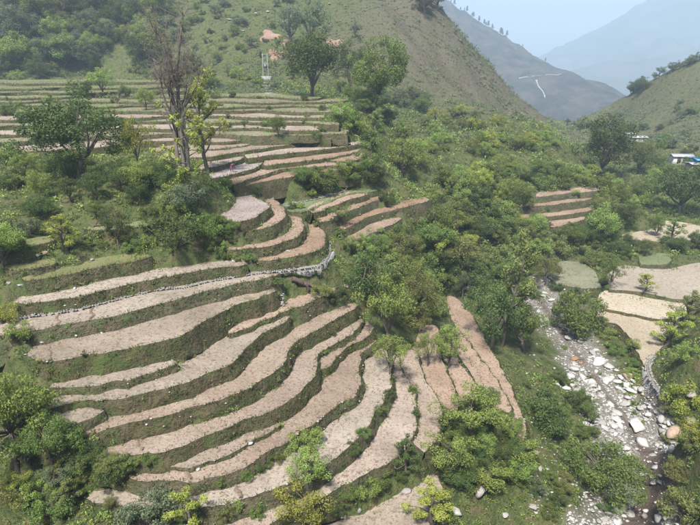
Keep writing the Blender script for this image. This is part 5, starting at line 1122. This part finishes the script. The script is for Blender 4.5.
# ----- hamlet
def plain(name, c, rough=.7):
    m_, nt, bs = new_mat(name); n_ = noise_node(nt, 1.5, 3); nt.links.new(mixc(nt, n_.outputs[0], c, tuple(x * .72 for x in c)), bs.inputs['Base Color']); bs.inputs['Roughness'].default_value = rough; return m_
M['wall'] = plain('whitewash', (.66, .64, .60)); M['mud'] = plain('mud_wall', (.38, .30, .24)); M['blue'] = plain('blue_sheet', (.035, .28, .62), .45); M['slate'] = plain('grey_sheet_roof', (.50, .51, .53), .5); M['hole'] = plain('dark_window', (.02, .02, .025), .3); M['wood'] = plain('dark_wood', (.10, .06, .04))
def house(u, v, w, d, h, wall, roof, label, rz=0.0, pitch=.5):
    p = hit(u, v)
    if p is None: return
    o = empty('house', p, rz); tag(o, label, 'house')
    S = Soup(); S.box((0, 0, h / 2 - .5), (w, d, h + 1.0)); obj('wall', S.mesh('house_wall', M[wall]), o)
    S = Soup(); ov = .35; t_ = .12
    for s in (-1, 1):
        v_ = [(-w / 2 - ov, s * (d / 2 + ov), h + .02), (w / 2 + ov, s * (d / 2 + ov), h + .02), (w / 2 + ov, 0, h + pitch), (-w / 2 - ov, 0, h + pitch)]
        v_ = v_ + [(x, y, z_ + t_) for x, y, z_ in v_]; S.add(v_, [(0, 1, 2, 3), (4, 7, 6, 5), (0, 4, 5, 1), (1, 5, 6, 2), (3, 2, 6, 7), (0, 3, 7, 4)])
    obj('roof', S.mesh('house_roof', M[roof]), o)
    S = Soup(); S.box((-w * .22, -d / 2 - .03, .95), (.9, .08, 1.9)); S.box((-w * .22, -d / 2 - .06, 1.95), (1.1, .1, .12)); obj('door', S.mesh('house_door', M['wood']), o)
    for x in (.08, .32):
        S = Soup(); S.box((x * w, -d / 2 - .03, 1.5), (.8, .08, .9)); wn = obj('window', S.mesh('window_pane', M['hole']), o)
        S = Soup(); S.box((x * w, -d / 2 - .08, 1.0), (1.0, .16, .08)); S.box((x * w, -d / 2 - .08, 2.0), (1.0, .1, .08)); obj('frame', S.mesh('window_frame', M['wall']), wn)
house(697, 167.5, 3.2, 2.8, 2.0, 'blue', 'blue', 'bright blue sheet walled hut at the right edge of the hamlet', .2)
house(692.5, 170, 2.6, 2.6, 1.6, 'mud', 'slate', 'low mud shed in front of the blue hut', .1, .3)
house(680, 162.5, 4.8, 3.0, 1.7, 'wall', 'slate', 'grey roofed whitewashed house left of the blue hut', -.1, .5)
house(628, 139, 3.4, 3, 2.0, 'wall', 'slate', 'upper pale house where the valley narrows', .0, .4)
house(635, 142, 5.6, 3, 1.5, 'wall', 'wall', 'long low white house where the valley narrows', .1, .3)
# ----- farm worker bending in the pale field
def worker(u, v):
    p = hit(u, v); o = empty('person', p, .6); tag(o, 'tiny person in dark and pink clothes bending over in the pale upper field', 'person')
    J = {'hip': ((0, 0, .82), .15), 'waist': ((0, -.16, .92), .14), 'chest': ((0, -.38, .96), .15), 'neck': ((0, -.56, .93), .06), 'head': ((0, -.68, .90), .10), 'crown': ((0, -.77, .86), .09),
         'kl': ((.11, -.06, .46), .085), 'al': ((.12, .02, .08), .05), 'tl': ((.13, -.14, .03), .04), 'kr': ((-.11, -.02, .46), .085), 'ar': ((-.12, .1, .08), .05), 'tr': ((-.13, -.06, .03), .04),
         'sl': ((.18, -.44, .93), .065), 'el': ((.2, -.46, .64), .045), 'wl': ((.14, -.56, .40), .035), 'hl': ((.13, -.60, .31), .035), 'sr': ((-.18, -.44, .93), .065), 'er': ((-.2, -.46, .64), .045), 'wr': ((-.14, -.56, .40), .035), 'hr': ((-.13, -.60, .31), .035)}
    E = 'hip-waist waist-chest chest-neck neck-head head-crown hip-kl kl-al al-tl hip-kr kr-ar ar-tr chest-sl sl-el el-wl wl-hl chest-sr sr-er er-wr wr-hr'.split()
    ks = list(J); me = bpy.data.meshes.new('body'); me.from_pydata([J[k][0] for k in ks], [tuple(ks.index(x) for x in e.split('-')) for e in E], [])
    b = obj('body', me, o); b.modifiers.new('skin', 'SKIN'); b.modifiers.new('sub', 'SUBSURF').levels = 1; b.modifiers['sub'].render_levels = 1
    for i, k in enumerate(ks): me.skin_vertices[0].data[i].radius = (J[k][1],) * 2
    me.skin_vertices[0].data[0].use_root = True; me.materials.append(plain('pink_cloth', (.20, .09, .12)))
    v_, f = rock(3, 2, 3); S = Soup(); S.add(v_ * (.12, .14, .16) + (0, -.71, .93), f); obj('hair', S.mesh('hair', plain('dark_scarf', (.02, .018, .02))), o)
worker(232, 172)

for k, a, b_ in (('T3', (49, 344), (50, 361)), ('T2', (57, 312.5), (59, 325)), ('T2', (91, 306), (93, 318)), ('T5', (182, 366.5), (206, 372.5)), ('T7', (194, 427), (203, 435.5)), ('T10', (186, 472), (190, 479.5)), ('T11', (233, 485), (241, 498)), ('T7', (137, 440), (141, 451))):
    q = resample(np.array([at_z(*a, TZ[k] + .04), at_z(*b_, TZ[k] + .04)]), 14); q[:, :2] += (fbm(np.arange(14) * .4, np.arange(14) * .1 + TZ[k], 2) * .25)[:, None]
    o = sweep('earth_bund', q, ((-.14, -.04), (-.05, .07), (.05, .07), (.14, -.04)), M['clod'], None, .015, False); tag(o, kind='structure')
